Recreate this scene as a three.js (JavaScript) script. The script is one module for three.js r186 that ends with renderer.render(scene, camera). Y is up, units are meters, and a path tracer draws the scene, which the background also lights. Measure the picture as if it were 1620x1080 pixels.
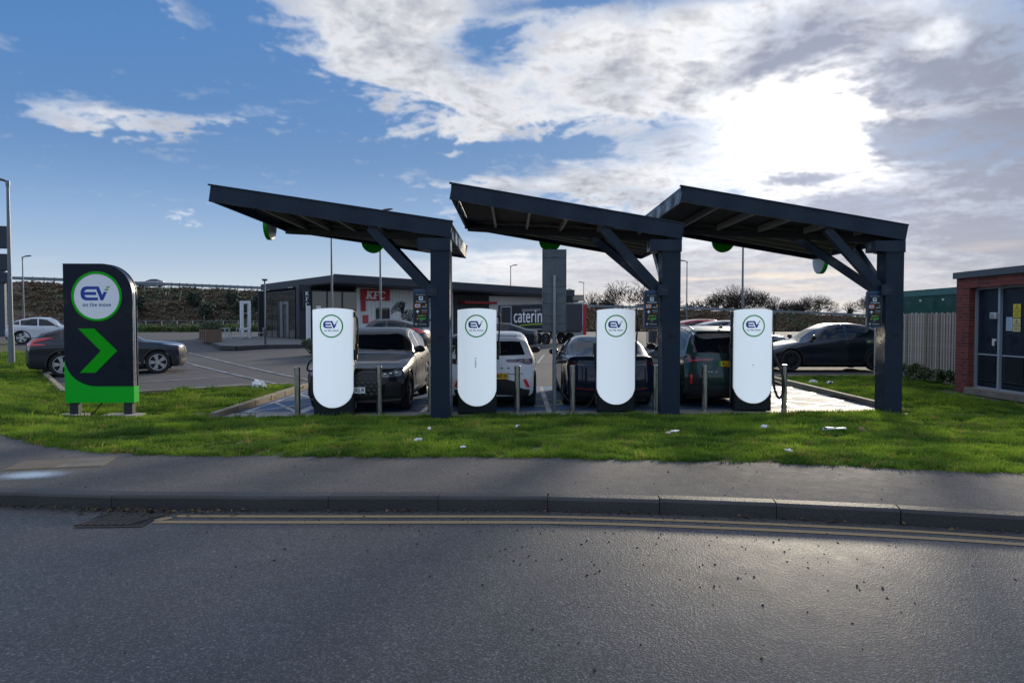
import * as THREE from 'three';
import { mergeGeometries, mergeVertices, toCreasedNormals } from 'three/addons/utils/BufferGeometryUtils.js';
import { RoundedBoxGeometry } from 'three/addons/geometries/RoundedBoxGeometry.js';
import { Brush, Evaluator, SUBTRACTION } from 'three-bvh-csg';
import { MeshBVH } from 'three-mesh-bvh';

// ------------------------------------------------------------------ camera, exposure, sun
const scene = new THREE.Scene();
const renderer = new THREE.WebGLRenderer({ antialias: true });
renderer.toneMapping = THREE.LinearToneMapping;
renderer.toneMappingExposure = 1.55;
renderer.shadowMap.enabled = true;
const camera = new THREE.PerspectiveCamera(53.13, 1024 / 682, 0.1, 3000);
camera.position.set(0, 1.75, 0);
camera.rotation.x = -1.697 * Math.PI / 180;
scene.add(camera);

const SUN_AZ = 23.8 * Math.PI / 180, SUN_EL = 14.2 * Math.PI / 180;   // to the right of the view, low
const SUN = new THREE.Vector3(Math.sin(SUN_AZ) * Math.cos(SUN_EL), Math.sin(SUN_EL), -Math.cos(SUN_AZ) * Math.cos(SUN_EL));
const sun = new THREE.DirectionalLight(new THREE.Color().setRGB(1, 0.87, 0.68), 2.6);
sun.position.copy(SUN).multiplyScalar(120);
sun.castShadow = true;
sun.shadow.radius = 13;                                                  // a sun veiled by thin cloud
Object.assign(sun.shadow.camera, { left: -45, right: 45, top: 45, bottom: -45, near: 1, far: 300 });
sun.shadow.mapSize.set(2048, 2048);
scene.add(sun, sun.target);

// ------------------------------------------------------------------ noise
function mulberry(a) { return () => { a = (a + 0x6d2b79f5) | 0; let t = Math.imul(a ^ (a >>> 15), 1 | a); t = (t + Math.imul(t ^ (t >>> 7), 61 | t)) ^ t; return ((t ^ (t >>> 14)) >>> 0) / 4294967296; }; }
const R = mulberry(20240117);
const rr = (a, b) => a + (b - a) * R();
const PERM = new Uint16Array(1024), GX = new Float32Array(512), GY = new Float32Array(512);
{ const r = mulberry(7); const p = [...Array(512).keys()]; for (let i = 511; i > 0; i--) { const j = (r() * (i + 1)) | 0; [p[i], p[j]] = [p[j], p[i]]; } for (let i = 0; i < 1024; i++) PERM[i] = p[i & 511]; for (let i = 0; i < 512; i++) { const a = r() * 6.2832; GX[i] = Math.cos(a); GY[i] = Math.sin(a); } }
function noise(x, y) {
  const ix = Math.floor(x), iy = Math.floor(y), fx = x - ix, fy = y - iy, X = ix & 511, Y = iy & 511;
  const u = fx * fx * fx * (fx * (fx * 6 - 15) + 10), v = fy * fy * fy * (fy * (fy * 6 - 15) + 10);
  const a = PERM[X + PERM[Y]], b = PERM[((X + 1) & 511) + PERM[Y]], c = PERM[X + PERM[(Y + 1) & 511]], d = PERM[((X + 1) & 511) + PERM[(Y + 1) & 511]];
  const n0 = GX[a] * fx + GY[a] * fy, n1 = GX[b] * (fx - 1) + GY[b] * fy, n2 = GX[c] * fx + GY[c] * (fy - 1), n3 = GX[d] * (fx - 1) + GY[d] * (fy - 1);
  return (n0 + (n1 - n0) * u + (n2 + (n3 - n2) * u - n0 - (n1 - n0) * u) * v) * 1.5;
}
function fbm(x, y, o, g = 0.5) { let s = 0, a = 1, t = 0; for (let i = 0; i < o; i++) { s += a * noise(x, y); t += a; a *= g; x = x * 2.03 + 17.3; y = y * 2.03 + 5.1; } return s / t; }
const clamp = (x, a = 0, b = 1) => (x < a ? a : x > b ? b : x);
const ss = (a, b, x) => { const t = clamp((x - a) / (b - a)); return t * t * (3 - 2 * t); };
const lerp = (a, b, t) => a + (b - a) * t;

// ------------------------------------------------------------------ sky: air and clouds for every direction
function makeSky() {
  const W = 4096, H = 2048, data = new Float32Array(W * H * 4);
  // cloud banks by direction: [across, up, half width, half height (thousandths of a tangent), tilt in degrees, weight]
  const cover = [[-269,433,139,69,35,0.90],[-157,350,139,65,38,1.00],[-46,294,120,46,25,1.00],[83,331,120,56,0,0.90],[176,369,148,65,0,1.00],[343,415,185,65,0,1.00],[-176,461,83,37,20,0.80],[-102,470,93,28,0,0.60],[407,304,241,111,0,1.30],[639,331,241,204,0,1.40],[593,119,306,120,0,1.20],[-83,206,65,15,0,0.80],[37,193,111,35,0,1.00],[176,202,111,46,0,1.00],[-28,160,102,23,10,0.50],[-9,81,185,46,0,0.35],[269,72,231,56,0,0.70],[-509,297,222,15,3,0.88],[-611,331,56,24,25,0.35],[-648,294,93,13,-2,0.55],[-361,281,83,9,6,0.30],[-454,165,24,6,2,0.90],[-602,433,83,11,25,0.30],[-509,461,65,19,20,0.55],[-667,86,56,20,20,0.28],[-681,100,37,11,0,0.20],[-30,400,36,40,14,-0.3],[-65,415,37,28,0,-0.20],[74,462,70,12,-5,-0.7],[56,256,74,17,0,-0.75],[185,406,46,23,0,-0.25],[-37,239,83,13,8,-0.50],[88,378,28,23,0,-0.20],[-139,253,93,19,20,-0.40]];
  cover.push([-95, 440, 55, 60, 0, 0.8], [10, 330, 90, 60, 0, 0.85], [60, 430, 80, 50, 0, 0.75], [-30, 430, 60, 25, 0, 0.4], [250, 60, 330, 60, 0, 0.75], [-20, 60, 160, 45, 0, 0.6], [700, 60, 300, 90, 0, 1.0], [-330, 210, 40, 6, 5, 0.3], [-330, 245, 45, 5, 5, 0.25], [-165, 235, 35, 22, 0, 0.4]);
  const dark = [[639,350,176,111,0,0.75],[713,248,148,56,0,0.60],[407,406,102,46,-25,0.55],[620,262,111,28,0,0.35],[259,265,65,20,-6,0.60],[296,331,83,23,-25,0.30],[426,216,65,17,-4,0.95],[537,271,56,23,20,0.50],[157,350,56,32,0,0.28],[111,206,56,20,0,0.35],[176,179,56,13,0,0.30],[46,225,46,13,0,0.20],[593,146,278,56,0,0.62],[500,165,83,19,0,0.35],[-102,359,148,23,35,0.12],[9,183,83,13,0,0.30],[620,406,46,23,-20,-0.55],[620,302,111,15,-6,-0.35],[481,231,65,11,-10,-0.30],[407,276,130,56,0,-0.70],[315,63,204,37,0,0.20],[-28,72,83,19,0,-0.20],[-28,123,120,15,8,0.35]];
  const cream = [[454,70,102,7,-3,0.80],[287,63,111,3,0,0.70],[407,49,56,5,2,0.60],[361,81,56,4,-4,0.40],[620,105,120,6,-4,0.30],[500,26,74,7,0,0.50],[222,35,185,13,0,0.30]];
  const prep = (l) => l.map(([x, y, a, b, t, w]) => [x / 1000, y / 1000, a / 1000, b / 1000, Math.cos(t * Math.PI / 180), Math.sin(t * Math.PI / 180), w]);
  const [C, D, K] = [cover, dark, cream].map(prep);
  const sum = (l, x, y) => { let s = 0; for (const [cx, cy, a, b, c, n, w] of l) { const dx = x - cx, dy = y - cy, u = (dx * c - dy * n) / a, v = (dx * n + dy * c) / b, q = u * u + v * v; if (q < 6) s += w * Math.exp(-q * q * 0.35 - q * 0.4); } return s; };
  const col = [0, 0, 0];
  const skyAt = (x, y, z) => {
    const el = Math.asin(y), ce = Math.cos(el), front = z < -0.01 ? ss(-0.35, -0.62, z / ce) * ss(0.66, 0.5, y / -z) : 0;
    const g = Math.acos(clamp(x * SUN.x + y * SUN.y + z * SUN.z, -1, 1)) * 57.2958;
    const k = 1 / (y + 0.09), px = x * k, pz = z * k;
    const wx = fbm(px * 1.7 + 9.1, pz * 1.7 + 2.3, 3), wz = fbm(px * 1.7 - 4.7, pz * 1.7 + 8.8, 3);
    const n = fbm(px * 1.9 + wx * 0.4, pz * 1.9 + wz * 0.4, 8, 0.62);              // billows
    const puff = fbm(px * 6.5 + wz * 1.2, pz * 6.5 + wx * 1.2, 5, 0.6);
    const n2 = fbm(px * 0.9 + 31 + wx * 0.5, pz * 1.1 + 12 + wz * 0.5, 5, 0.55);
    let c = 0.92 - 0.25 * ss(0.4, 0.15, el) + n2 * 0.85, dk = 0.2 + 0.5 * n2, cr = 0;
    if (front > 0) {
      const tx = x / -z, ty = y / -z, ux = tx + wx * 0.06 + n * 0.06 + puff * 0.03, uy = ty + wz * 0.04 + n * 0.05 + puff * 0.024;
      c = lerp(c, sum(C, ux, uy), front); dk = lerp(dk, 1.25 * sum(D, tx + wx * 0.02 + puff * 0.012, ty + wz * 0.008 + puff * 0.008), front); cr = sum(K, tx + wx * 0.03, ty + wx * 0.012 + n2 * 0.006) * front;
    }
    const streak = fbm(px * 0.35 + 3, (pz + px * 0.3) * 1.9, 5, 0.55);
    const fine = fbm(px * 17 + n * 3, pz * 17 - n * 3, 4, 0.62);
    const dens = Math.min(c, 1.5) + (n * 1.2 + puff * 0.95 + fine * 0.5) * (1 - 0.5 * ss(0.9, 1.5, c)) * (0.35 + 0.65 * ss(0.06, 0.2, el)) + streak * 0.25 - 0.55;
    const al = Math.pow(clamp((dens + 0.16) / 1.15), 1.35) * (1 - 0.1 * ss(0.2, -0.4, x)), thick = ss(0.25, 1.2, dens);
    // clear air: deep blue high up, paler and warmer low down
    const h0 = Math.exp(-el * 8.0), h1 = Math.exp(-el * 15), warm = Math.exp(-g / 34), hi = ss(0.25, 1.2, el);
    const near = Math.exp(-g / 6), mid = Math.exp(-g / 20), core = 0.75 * Math.exp(-(g * g) / (2 * 2.0 * 2.0)) + 0.08 * Math.exp(-g / 4.2), back = ss(40, 110, g) * ss(0.1, 0.5, el);
    const calm = 0.3 + 0.7 * ss(0.06, 0.2, el), shade = Math.pow(clamp(dk + (0.46 + 0.26 * ss(0.24, 0.1, el)) * ss(9, 22, g) * front * ss(0.12, 0.5, x / ce) + 0.38 * ss(0.15, 0.05, el) * front + (n * 0.65 + puff * 0.75 + fine * 0.4) * calm * (1 - 0.5 * ss(0.4, 0.9, dk)) + streak * 0.16 + (thick - 0.5) * 0.2), 0.85), lit = 0.73 + mid * 0.04 + near * 0.26 + back * 0.8;
    for (let i = 0; i < 3; i++) {
      const air = (lerp(lerp([0.044, 0.163, 0.41][i], [0.305, 0.44, 0.54][i], h0), [0.52, 0.53, 0.52][i], h1 * 0.85) + warm * [0.10, 0.09, 0.06][i]) * (1 - hi * 0.25);
      const white = lit * [0.985, 0.985, 1.0][i], grey = [0.215, 0.235, 0.30][i] * (1 + 0.7 * near + 0.15 * mid + 0.5 * back);
      let v = lerp(air, lerp(white, grey, shade) + (1 - thick) * near * 0.5, al);
      v = lerp(v, [0.86, 0.72, 0.56][i], clamp(cr * (0.75 + streak * 1.2)) * 0.8);
      v = lerp(v, [0.62, 0.545, 0.48][i], h1 * 0.75 * Math.exp(-g / 30));             // warm air over the horizon below the sun
      col[i] = v * lerp(1, 0.8 + 0.14 * ss(0.24, 0.12, el), front) + core * [7.0, 6.4, 5.6][i] * (1 - shade) * (1 - shade);
    }
    return col;
  };
  for (let row = H / 2 - 1; row < H; row++) {
    const el = Math.max(((row + 0.5) / H - 0.5) * Math.PI, 0.0005), y = Math.sin(el), ce = Math.cos(el);
    for (let cx = 0; cx < W; cx++) {
      const ro = ((cx + 0.5) / W - 0.5) * 2 * Math.PI;
      data.set(skyAt(Math.cos(ro) * ce, y, Math.sin(ro) * ce), (row * W + cx) * 4);
      data[(row * W + cx) * 4 + 3] = 1;
    }
  }
  for (let row = 0; row < H / 2 - 1; row++) for (let cx = 0; cx < W; cx++) { const o = (row * W + cx) * 4; data[o] = 0.22; data[o + 1] = 0.23; data[o + 2] = 0.22; data[o + 3] = 1; }
  const t = new THREE.DataTexture(data, W, H, THREE.RGBAFormat, THREE.FloatType);
  t.mapping = THREE.EquirectangularReflectionMapping; t.magFilter = THREE.LinearFilter; t.minFilter = THREE.LinearFilter; t.needsUpdate = true;
  return t;
}
const SKY = makeSky();
scene.background = SKY;
scene.environment = SKY;
// ------------------------------------------------------------------ naming helpers
const used = new Map();
function numbered(n) { const k = used.get(n) || 0; used.set(n, k + 1); return k ? n + '_' + String(k).padStart(3, '0') : n; }
function tag(o, label, category, group, kind) { Object.assign(o.userData, { label, category }); if (group) o.userData.group = group; if (kind) o.userData.kind = kind; return o; }
function shade(o) { o.traverse((m) => { if (m.isMesh) { m.castShadow = true; m.receiveShadow = true; } }); return o; }
function part(name, geo, mat, parent) { const m = new THREE.Mesh(Array.isArray(geo) ? merge(geo) : geo, mat); m.name = name; m.castShadow = m.receiveShadow = true; parent.add(m); return m; }
function parts(name, geos, mat, parent) { return geos.map((g) => part(name, g, mat, parent)); }
function thing(name, label, category, [x, y, z] = [0, 0, 0], turn = 0, group) { const o = new THREE.Group(); o.name = numbered(name); o.position.set(x, y, z); o.rotation.y = turn; scene.add(o); return tag(o, label, category, group); }
function solo(name, geo, mat, label, category, group) { const m = part(numbered(name), geo, mat, scene); return tag(m, label, category, group); }
function struct(name, geo, mat) { const m = part(numbered(name), geo, mat, scene); m.userData.kind = 'structure'; return m; }
function stuff(name, geo, mat, label, category, mats, cols) {
  const m = new THREE.InstancedMesh(geo, mat, mats.length); m.name = numbered(name); mats.forEach((q, i) => m.setMatrixAt(i, q));
  if (cols) cols.forEach((c, i) => m.setColorAt(i, c));
  m.castShadow = m.receiveShadow = true; scene.add(m); return tag(m, label, category, null, 'stuff');
}
function copyOf(o, label, pos, turn) { const c = o.clone(); c.name = numbered(o.name.replace(/_\d{3}$/, '')); c.userData = { ...o.userData, label }; c.position.set(...pos); if (turn !== undefined) c.rotation.y = turn; scene.add(c); return c; }

// ------------------------------------------------------------------ geometry helpers
const norm = (g) => { g = g.index ? g.toNonIndexed() : g; for (const k of Object.keys(g.attributes)) if (!['position', 'normal', 'uv'].includes(k)) g.deleteAttribute(k); if (!g.attributes.uv) g.setAttribute('uv', new THREE.BufferAttribute(new Float32Array(g.attributes.position.count * 2), 2)); if (!g.attributes.normal) g.computeVertexNormals(); return g; };
const merge = (l) => mergeGeometries(l.map(norm));
function boxUV(g, s = 1) {            // uv in metres, each face by its own main axis
  g = norm(g); const p = g.attributes.position, n = g.attributes.normal, uv = new Float32Array(p.count * 2);
  for (let i = 0; i < p.count; i += 3) {
    const ax = Math.abs(n.getX(i)) + Math.abs(n.getX(i + 1)), ay = Math.abs(n.getY(i)) + Math.abs(n.getY(i + 1)), az = Math.abs(n.getZ(i)) + Math.abs(n.getZ(i + 1));
    for (let j = i; j < i + 3; j++) { const x = p.getX(j), y = p.getY(j), z = p.getZ(j); const [u, v] = ay >= ax && ay >= az ? [x, z] : ax >= az ? [z, y] : [x, y]; uv[j * 2] = u * s; uv[j * 2 + 1] = v * s; }
  }
  g.setAttribute('uv', new THREE.BufferAttribute(uv, 2)); return g;
}
const move = (g, x, y, z) => g.translate(x, y, z);
const box = (w, h, d, x = 0, y = 0, z = 0) => move(boxUV(new THREE.BoxGeometry(w, h, d)), x, y, z);
const rbox = (w, h, d, r, x = 0, y = 0, z = 0, seg = 2) => move(boxUV(new RoundedBoxGeometry(w, h, d, seg, Math.min(r, w / 2.05, h / 2.05, d / 2.05))), x, y, z);
const cyl = (r0, r1, h, x = 0, y = 0, z = 0, n = 20) => move(new THREE.CylinderGeometry(r0, r1, h, n), x, y, z);   // r0 top
const tube = (pts, r, n = 24, k = 8) => new THREE.TubeGeometry(new THREE.CatmullRomCurve3(pts.map((p) => new THREE.Vector3(...p))), n, r, k);
function bar(a, b, w, h, up = [0, 1, 0]) {   // square bar from a to b
  const A = new THREE.Vector3(...a), B = new THREE.Vector3(...b), d = B.clone().sub(A), L = d.length(); d.normalize();
  const g = boxUV(new RoundedBoxGeometry(w, h, L, 1, Math.min(w, h) * 0.06)); const m = new THREE.Matrix4(), X = new THREE.Vector3(...up).cross(d).normalize(), Y = d.clone().cross(X);
  m.makeBasis(X, Y, d).setPosition(A.add(B).multiplyScalar(0.5)); return g.applyMatrix4(m);
}
function rod(a, b, r0, r1 = r0, n = 8) { const A = new THREE.Vector3(...a), B = new THREE.Vector3(...b), d = B.clone().sub(A), L = d.length(); const g = new THREE.CylinderGeometry(r1, r0, L, n); const q = new THREE.Quaternion().setFromUnitVectors(new THREE.Vector3(0, 1, 0), d.normalize()); return g.applyQuaternion(q).translate((A.x + B.x) / 2, (A.y + B.y) / 2, (A.z + B.z) / 2); }
function shapeOf(pts) { const s = new THREE.Shape(); pts.forEach(([x, y], i) => (i ? s.lineTo(x, y) : s.moveTo(x, y))); s.closePath(); return s; }
function extrude(shape, depth, bevel = 0, seg = 12) { return boxUV(new THREE.ExtrudeGeometry(shape, { depth, bevelEnabled: bevel > 0, bevelSize: bevel, bevelThickness: bevel, bevelSegments: 2, curveSegments: seg })); }
function ring(r0, r1, depth, seg = 64) { return new THREE.LatheGeometry([[r0, 0], [r0, depth], [r1, depth], [r1, 0]].map(([x, y]) => new THREE.Vector2(x, y)), seg).rotateX(Math.PI / 2); }
function interp(pts) {                // smooth monotone curve through [x, y] points
  const n = pts.length, d = [], m = [];
  for (let i = 0; i < n - 1; i++) d.push((pts[i + 1][1] - pts[i][1]) / (pts[i + 1][0] - pts[i][0]));
  for (let i = 0; i < n; i++) m.push(i === 0 ? d[0] : i === n - 1 ? d[n - 2] : d[i - 1] * d[i] <= 0 ? 0 : (2 * d[i - 1] * d[i]) / (d[i - 1] + d[i]));
  return (x) => { if (x <= pts[0][0]) return pts[0][1] + (x - pts[0][0]) * m[0]; if (x >= pts[n - 1][0]) return pts[n - 1][1] + (x - pts[n - 1][0]) * m[n - 1]; let i = 0; while (x > pts[i + 1][0]) i++; const h = pts[i + 1][0] - pts[i][0], t = (x - pts[i][0]) / h, t2 = t * t, t3 = t2 * t; return (2 * t3 - 3 * t2 + 1) * pts[i][1] + (t3 - 2 * t2 + t) * h * m[i] + (-2 * t3 + 3 * t2) * pts[i + 1][1] + (t3 - t2) * h * m[i + 1]; };
}
const piece = (pts) => (x) => { if (x <= pts[0][0]) return pts[0][1]; for (let i = 1; i < pts.length; i++) if (x <= pts[i][0]) return lerp(pts[i - 1][1], pts[i][1], (x - pts[i - 1][0]) / (pts[i][0] - pts[i - 1][0])); return pts[pts.length - 1][1]; };
// a sheet over x, between two lines d0(x) and d1(x) (distances ahead), at height y(x, d); uv in metres
function sheet(xs, d0, d1, rows, y, colour) {
  const pos = [], uv = [], idx = [], col = [];
  xs.forEach((x) => { for (let j = 0; j <= rows; j++) { const d = lerp(d0(x), d1(x), j / rows); pos.push(x, y(x, d), -d); uv.push(x, d); if (colour) { const c = colour(x, d); col.push(c, c, c); } } });
  for (let i = 0; i < xs.length - 1; i++) for (let j = 0; j < rows; j++) { const a = i * (rows + 1) + j, b = a + rows + 1; idx.push(a, b, a + 1, b, b + 1, a + 1); }
  const g = new THREE.BufferGeometry(); g.setAttribute('position', new THREE.Float32BufferAttribute(pos, 3)); g.setAttribute('uv', new THREE.Float32BufferAttribute(uv, 2));
  if (colour) g.setAttribute('color', new THREE.Float32BufferAttribute(col, 3));
  g.setIndex(idx); g.computeVertexNormals(); return g;
}
const range = (a, b, step) => { const n = Math.max(1, Math.round((b - a) / step)); return [...Array(n + 1).keys()].map((i) => a + ((b - a) * i) / n); };
// a painted strip along ground points [x, d]
function strip(pts, w, y) {
  const g = [];
  for (let i = 0; i < pts.length - 1; i++) {
    const [x0, d0] = pts[i], [x1, d1] = pts[i + 1], L = Math.hypot(x1 - x0, d1 - d0), nx = (-(d1 - d0) / L) * w / 2, nd = ((x1 - x0) / L) * w / 2, n = Math.max(1, Math.round(L / 1.5)), p = [], uv = [], id = [];
    for (let k = 0; k <= n; k++) { const t = k / n, x = lerp(x0, x1, t), d = lerp(d0, d1, t); for (const s of [-1, 1]) { p.push(x + nx * s, y(x + nx * s, d + nd * s), -(d + nd * s)); uv.push(x + nx * s, d + nd * s); } if (k) { const a = k * 2 - 2; id.push(a, a + 2, a + 1, a + 1, a + 2, a + 3); } }
    const q = new THREE.BufferGeometry(); q.setAttribute('position', new THREE.Float32BufferAttribute(p, 3)); q.setAttribute('uv', new THREE.Float32BufferAttribute(uv, 2)); q.setIndex(id); q.computeVertexNormals();
    if (q.attributes.normal.getY(0) < 0) { const ia = q.index.array; for (let k = 0; k < ia.length; k += 3) [ia[k], ia[k + 1]] = [ia[k + 1], ia[k]]; q.computeVertexNormals(); }
    g.push(q);
  }
  return merge(g);
}

// ------------------------------------------------------------------ textures
const HASH = (x, y) => { let h = Math.imul(x, 374761393) + Math.imul(y, 668265263); h = Math.imul(h ^ (h >>> 13), 1274126177); return ((h ^ (h >>> 16)) >>> 0) / 4294967296; };
function pnoise(x, y, p) { const ix = Math.floor(x), iy = Math.floor(y), fx = x - ix, fy = y - iy, u = fx * fx * (3 - 2 * fx), v = fy * fy * (3 - 2 * fy), w = (k) => ((k % p) + p) % p; const a = HASH(w(ix), w(iy)), b = HASH(w(ix + 1), w(iy)), c = HASH(w(ix), w(iy + 1)), d = HASH(w(ix + 1), w(iy + 1)); return a + (b - a) * u + (c + (d - c) * u - a - (b - a) * u) * v; }
const pfbm = (u, v, p, o) => { let s = 0, a = 1, t = 0; for (let i = 0; i < o; i++) { s += a * pnoise(u * p, v * p, p); t += a; a *= 0.5; p *= 2; } return s / t; };
function tex(n, f, srgb = false, rep = 1) {     // f(u, v) -> grey or [r, g, b] in 0..1
  const d = new Uint8Array(n * n * 4);
  for (let j = 0; j < n; j++) for (let i = 0; i < n; i++) { const c = f(i / n, j / n, i, j), o = (j * n + i) * 4; for (let k = 0; k < 3; k++) d[o + k] = 255 * clamp(c.length ? c[k] : c); d[o + 3] = 255; }
  const t = new THREE.DataTexture(d, n, n); t.wrapS = t.wrapT = THREE.RepeatWrapping; t.magFilter = THREE.LinearFilter; t.colorSpace = srgb ? THREE.SRGBColorSpace : THREE.NoColorSpace; t.repeat.set(rep, rep); t.needsUpdate = true; return t;
}
const again = (t, rep, off = 0) => { const c = t.clone(); c.repeat.set(rep, rep); c.offset.set(off, off * 0.7); c.needsUpdate = true; return c; };
function canvasTex(w, h, draw) { const c = document.createElement('canvas'); c.width = w; c.height = h; const g = c.getContext('2d'); draw(g, w, h); const t = new THREE.CanvasTexture(c); t.colorSpace = THREE.SRGBColorSpace; return t; }
const rgb = (r, g, b) => new THREE.Color().setRGB(r, g, b);
const std = (c, roughness = 0.7, metalness = 0, o = {}) => new THREE.MeshStandardMaterial({ color: Array.isArray(c) ? rgb(...c) : rgb(c, c, c), roughness, metalness, ...o });
const phys = (c, roughness = 0.5, metalness = 0, o = {}) => new THREE.MeshPhysicalMaterial({ color: Array.isArray(c) ? rgb(...c) : rgb(c, c, c), roughness, metalness, ...o });

// asphalt: stones of 5 to 12 mm in a dark binder, 6 m to the tile
const AN = 2048, stones = new Float32Array(AN * AN), tone = new Float32Array(AN * AN);
{ const r = mulberry(99), cell = 3, n = Math.floor(AN / cell); // scattered grains drawn as small bumps
  stones.fill(0.25);
  for (let k = 0; k < n * n * 0.85; k++) { const cx = r() * AN, cy = r() * AN, rad = 1.1 + r() * r() * 2.1, h = 0.45 + r() * 0.55, c = 0.45 + r() * 0.55; for (let y = Math.floor(cy - rad); y <= cy + rad; y++) for (let x = Math.floor(cx - rad); x <= cx + rad; x++) { const q = ((x - cx) ** 2 + (y - cy) ** 2) / (rad * rad); if (q < 1) { const o = (((y + AN) % AN) * AN) + ((x + AN) % AN), v = h * Math.sqrt(1 - q); if (v > stones[o]) { stones[o] = v; tone[o] = c; } } } } }
const asphaltBump = tex(AN, (u, v, i, j) => stones[j * AN + i], false, 1 / 6);
const asphaltMap = tex(AN, (u, v, i, j) => { const s = stones[j * AN + i], t = tone[j * AN + i], m = pfbm(u, v, 5, 4), b = pfbm(u + 0.31, v + 0.7, 24, 3); const w = (0.26 + 0.62 * (t || 0.2) * t * ss(0.28, 0.6, s) + (t > 0.965 ? 0.35 : 0)) * (0.78 + 0.4 * m) * (0.86 + 0.28 * b); return [w * 1.0, w * 0.985, w * 0.97]; }, false, 1 / 6);
const asphaltRough = tex(512, (u, v) => 0.60 + 0.04 * (pfbm(u, v, 4, 4) - 0.5) + 0.06 * (pfbm(u, v, 60, 2) - 0.5), false, 1 / 7.3);
const grainMap = tex(512, (u, v) => 0.72 + 0.36 * pfbm(u, v, 8, 5) + 0.12 * (pfbm(u, v, 128, 2) - 0.5), false, 1);
const grainBump = tex(512, (u, v) => pfbm(u, v, 40, 4), false, 1);
const scuff = tex(512, (u, v) => 0.5 + 0.9 * (pfbm(u, v, 6, 5) - 0.5) + 0.25 * (pfbm(u, v, 90, 2) - 0.5), false, 0.7);
const concreteMap = tex(1024, (u, v) => { const w = 0.62 + 0.5 * (pfbm(u, v, 5, 6) - 0.3) + 0.2 * (pfbm(u, v, 160, 2) - 0.5); return [w, w * 0.965, w * 0.9]; }, false, 0.5);

const M = {
  road: std([0.185, 0.182, 0.184], 1, 0, { map: asphaltMap, bumpMap: asphaltBump, bumpScale: 0.0026, roughnessMap: asphaltRough, vertexColors: true }),
  path: std([0.205, 0.195, 0.192], 1.4, 0, { map: again(asphaltMap, 1 / 4.1, 0.37), bumpMap: again(asphaltBump, 1 / 4.1, 0.37), bumpScale: 0.002, roughnessMap: again(asphaltRough, 1 / 5, 0.2), vertexColors: true }),
  park: phys([0.19, 0.19, 0.196], 1.5, 0, { specularIntensity: 0.6, map: again(asphaltMap, 1 / 7, 0.11), bumpMap: again(asphaltBump, 1 / 7, 0.11), bumpScale: 0.003, roughnessMap: again(asphaltRough, 1 / 9, 0.5), vertexColors: true }),
  kerb: std([0.052, 0.053, 0.057], 0.62, 0, { map: concreteMap, bumpMap: again(grainBump, 1.5), bumpScale: 0.003 }),
  kerb2: std([0.036, 0.037, 0.04], 0.62, 0, { map: again(concreteMap, 0.4, 0.3), bumpMap: again(grainBump, 1.5), bumpScale: 0.003 }),
  paleKerb: std([0.36, 0.31, 0.24], 0.85, 0, { map: concreteMap, bumpMap: again(grainBump, 2), bumpScale: 0.003 }),
  pad: std([0.33, 0.315, 0.29], 0.7, 0, { map: again(concreteMap, 0.33, 0.1), bumpMap: again(grainBump, 2), bumpScale: 0.002 }),
};

// ------------------------------------------------------------------ ground heights (metres above the charging bays), d = distance ahead
const kerbLine = interp([[-40, 17.5], [-14, 8.4], [-8, 6.5], [-4.35, 5.78], [-2.9, 5.65], [-1.4, 5.64], [0, 5.64], [0.6, 5.61], [1.39, 5.52], [2.26, 5.39], [3.15, 5.22], [3.82, 5.05], [6, 4.3], [9, 2.9], [14, 0], [22, -6]]);
const pathBack = interp([[-30, 32], [-9, 11.3], [-6.76, 8.97], [-5.57, 8.05], [-4.82, 7.66], [-3.99, 7.44], [-3.27, 7.37], [-1.84, 7.31], [0.2, 7.28], [0.82, 7.19], [1.78, 7.07], [2.95, 6.93], [3.96, 6.68], [4.91, 6.5], [8, 5.6], [12, 3.6], [20, -2]]);
const padFront = (x) => 11.98 + (x + 5.3) * 0.0627;
const lawnBack = piece([[-34, 46], [-21.8, 30.6], [-10.56, 16.07], [-9.7, 15.55], [-8.8, 15.93], [-5.79, 18.14], [-5.4, 17.9]]);
const ROAD = 0.17, PATH = 0.29;
const rise = (d, x = 0) => 0.35 * ss(19, 45, d) + 0 * x;
function lawnY(x, d) { const a = pathBack(x), t = ss(0.02, 1, (d - a) / Math.max(2.5, 12.3 - a)), bumpy = 0.035 * noise(x * 0.9, d * 0.9) + 0.015 * noise(x * 3.1, d * 3.1); return lerp(PATH + 0.015, 0.05, clamp(t)) + rise(d, x) + bumpy * ss(0, 0.5, d - a) * (d > 11.5 && d < 12.6 ? 0.3 : 1); }
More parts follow.
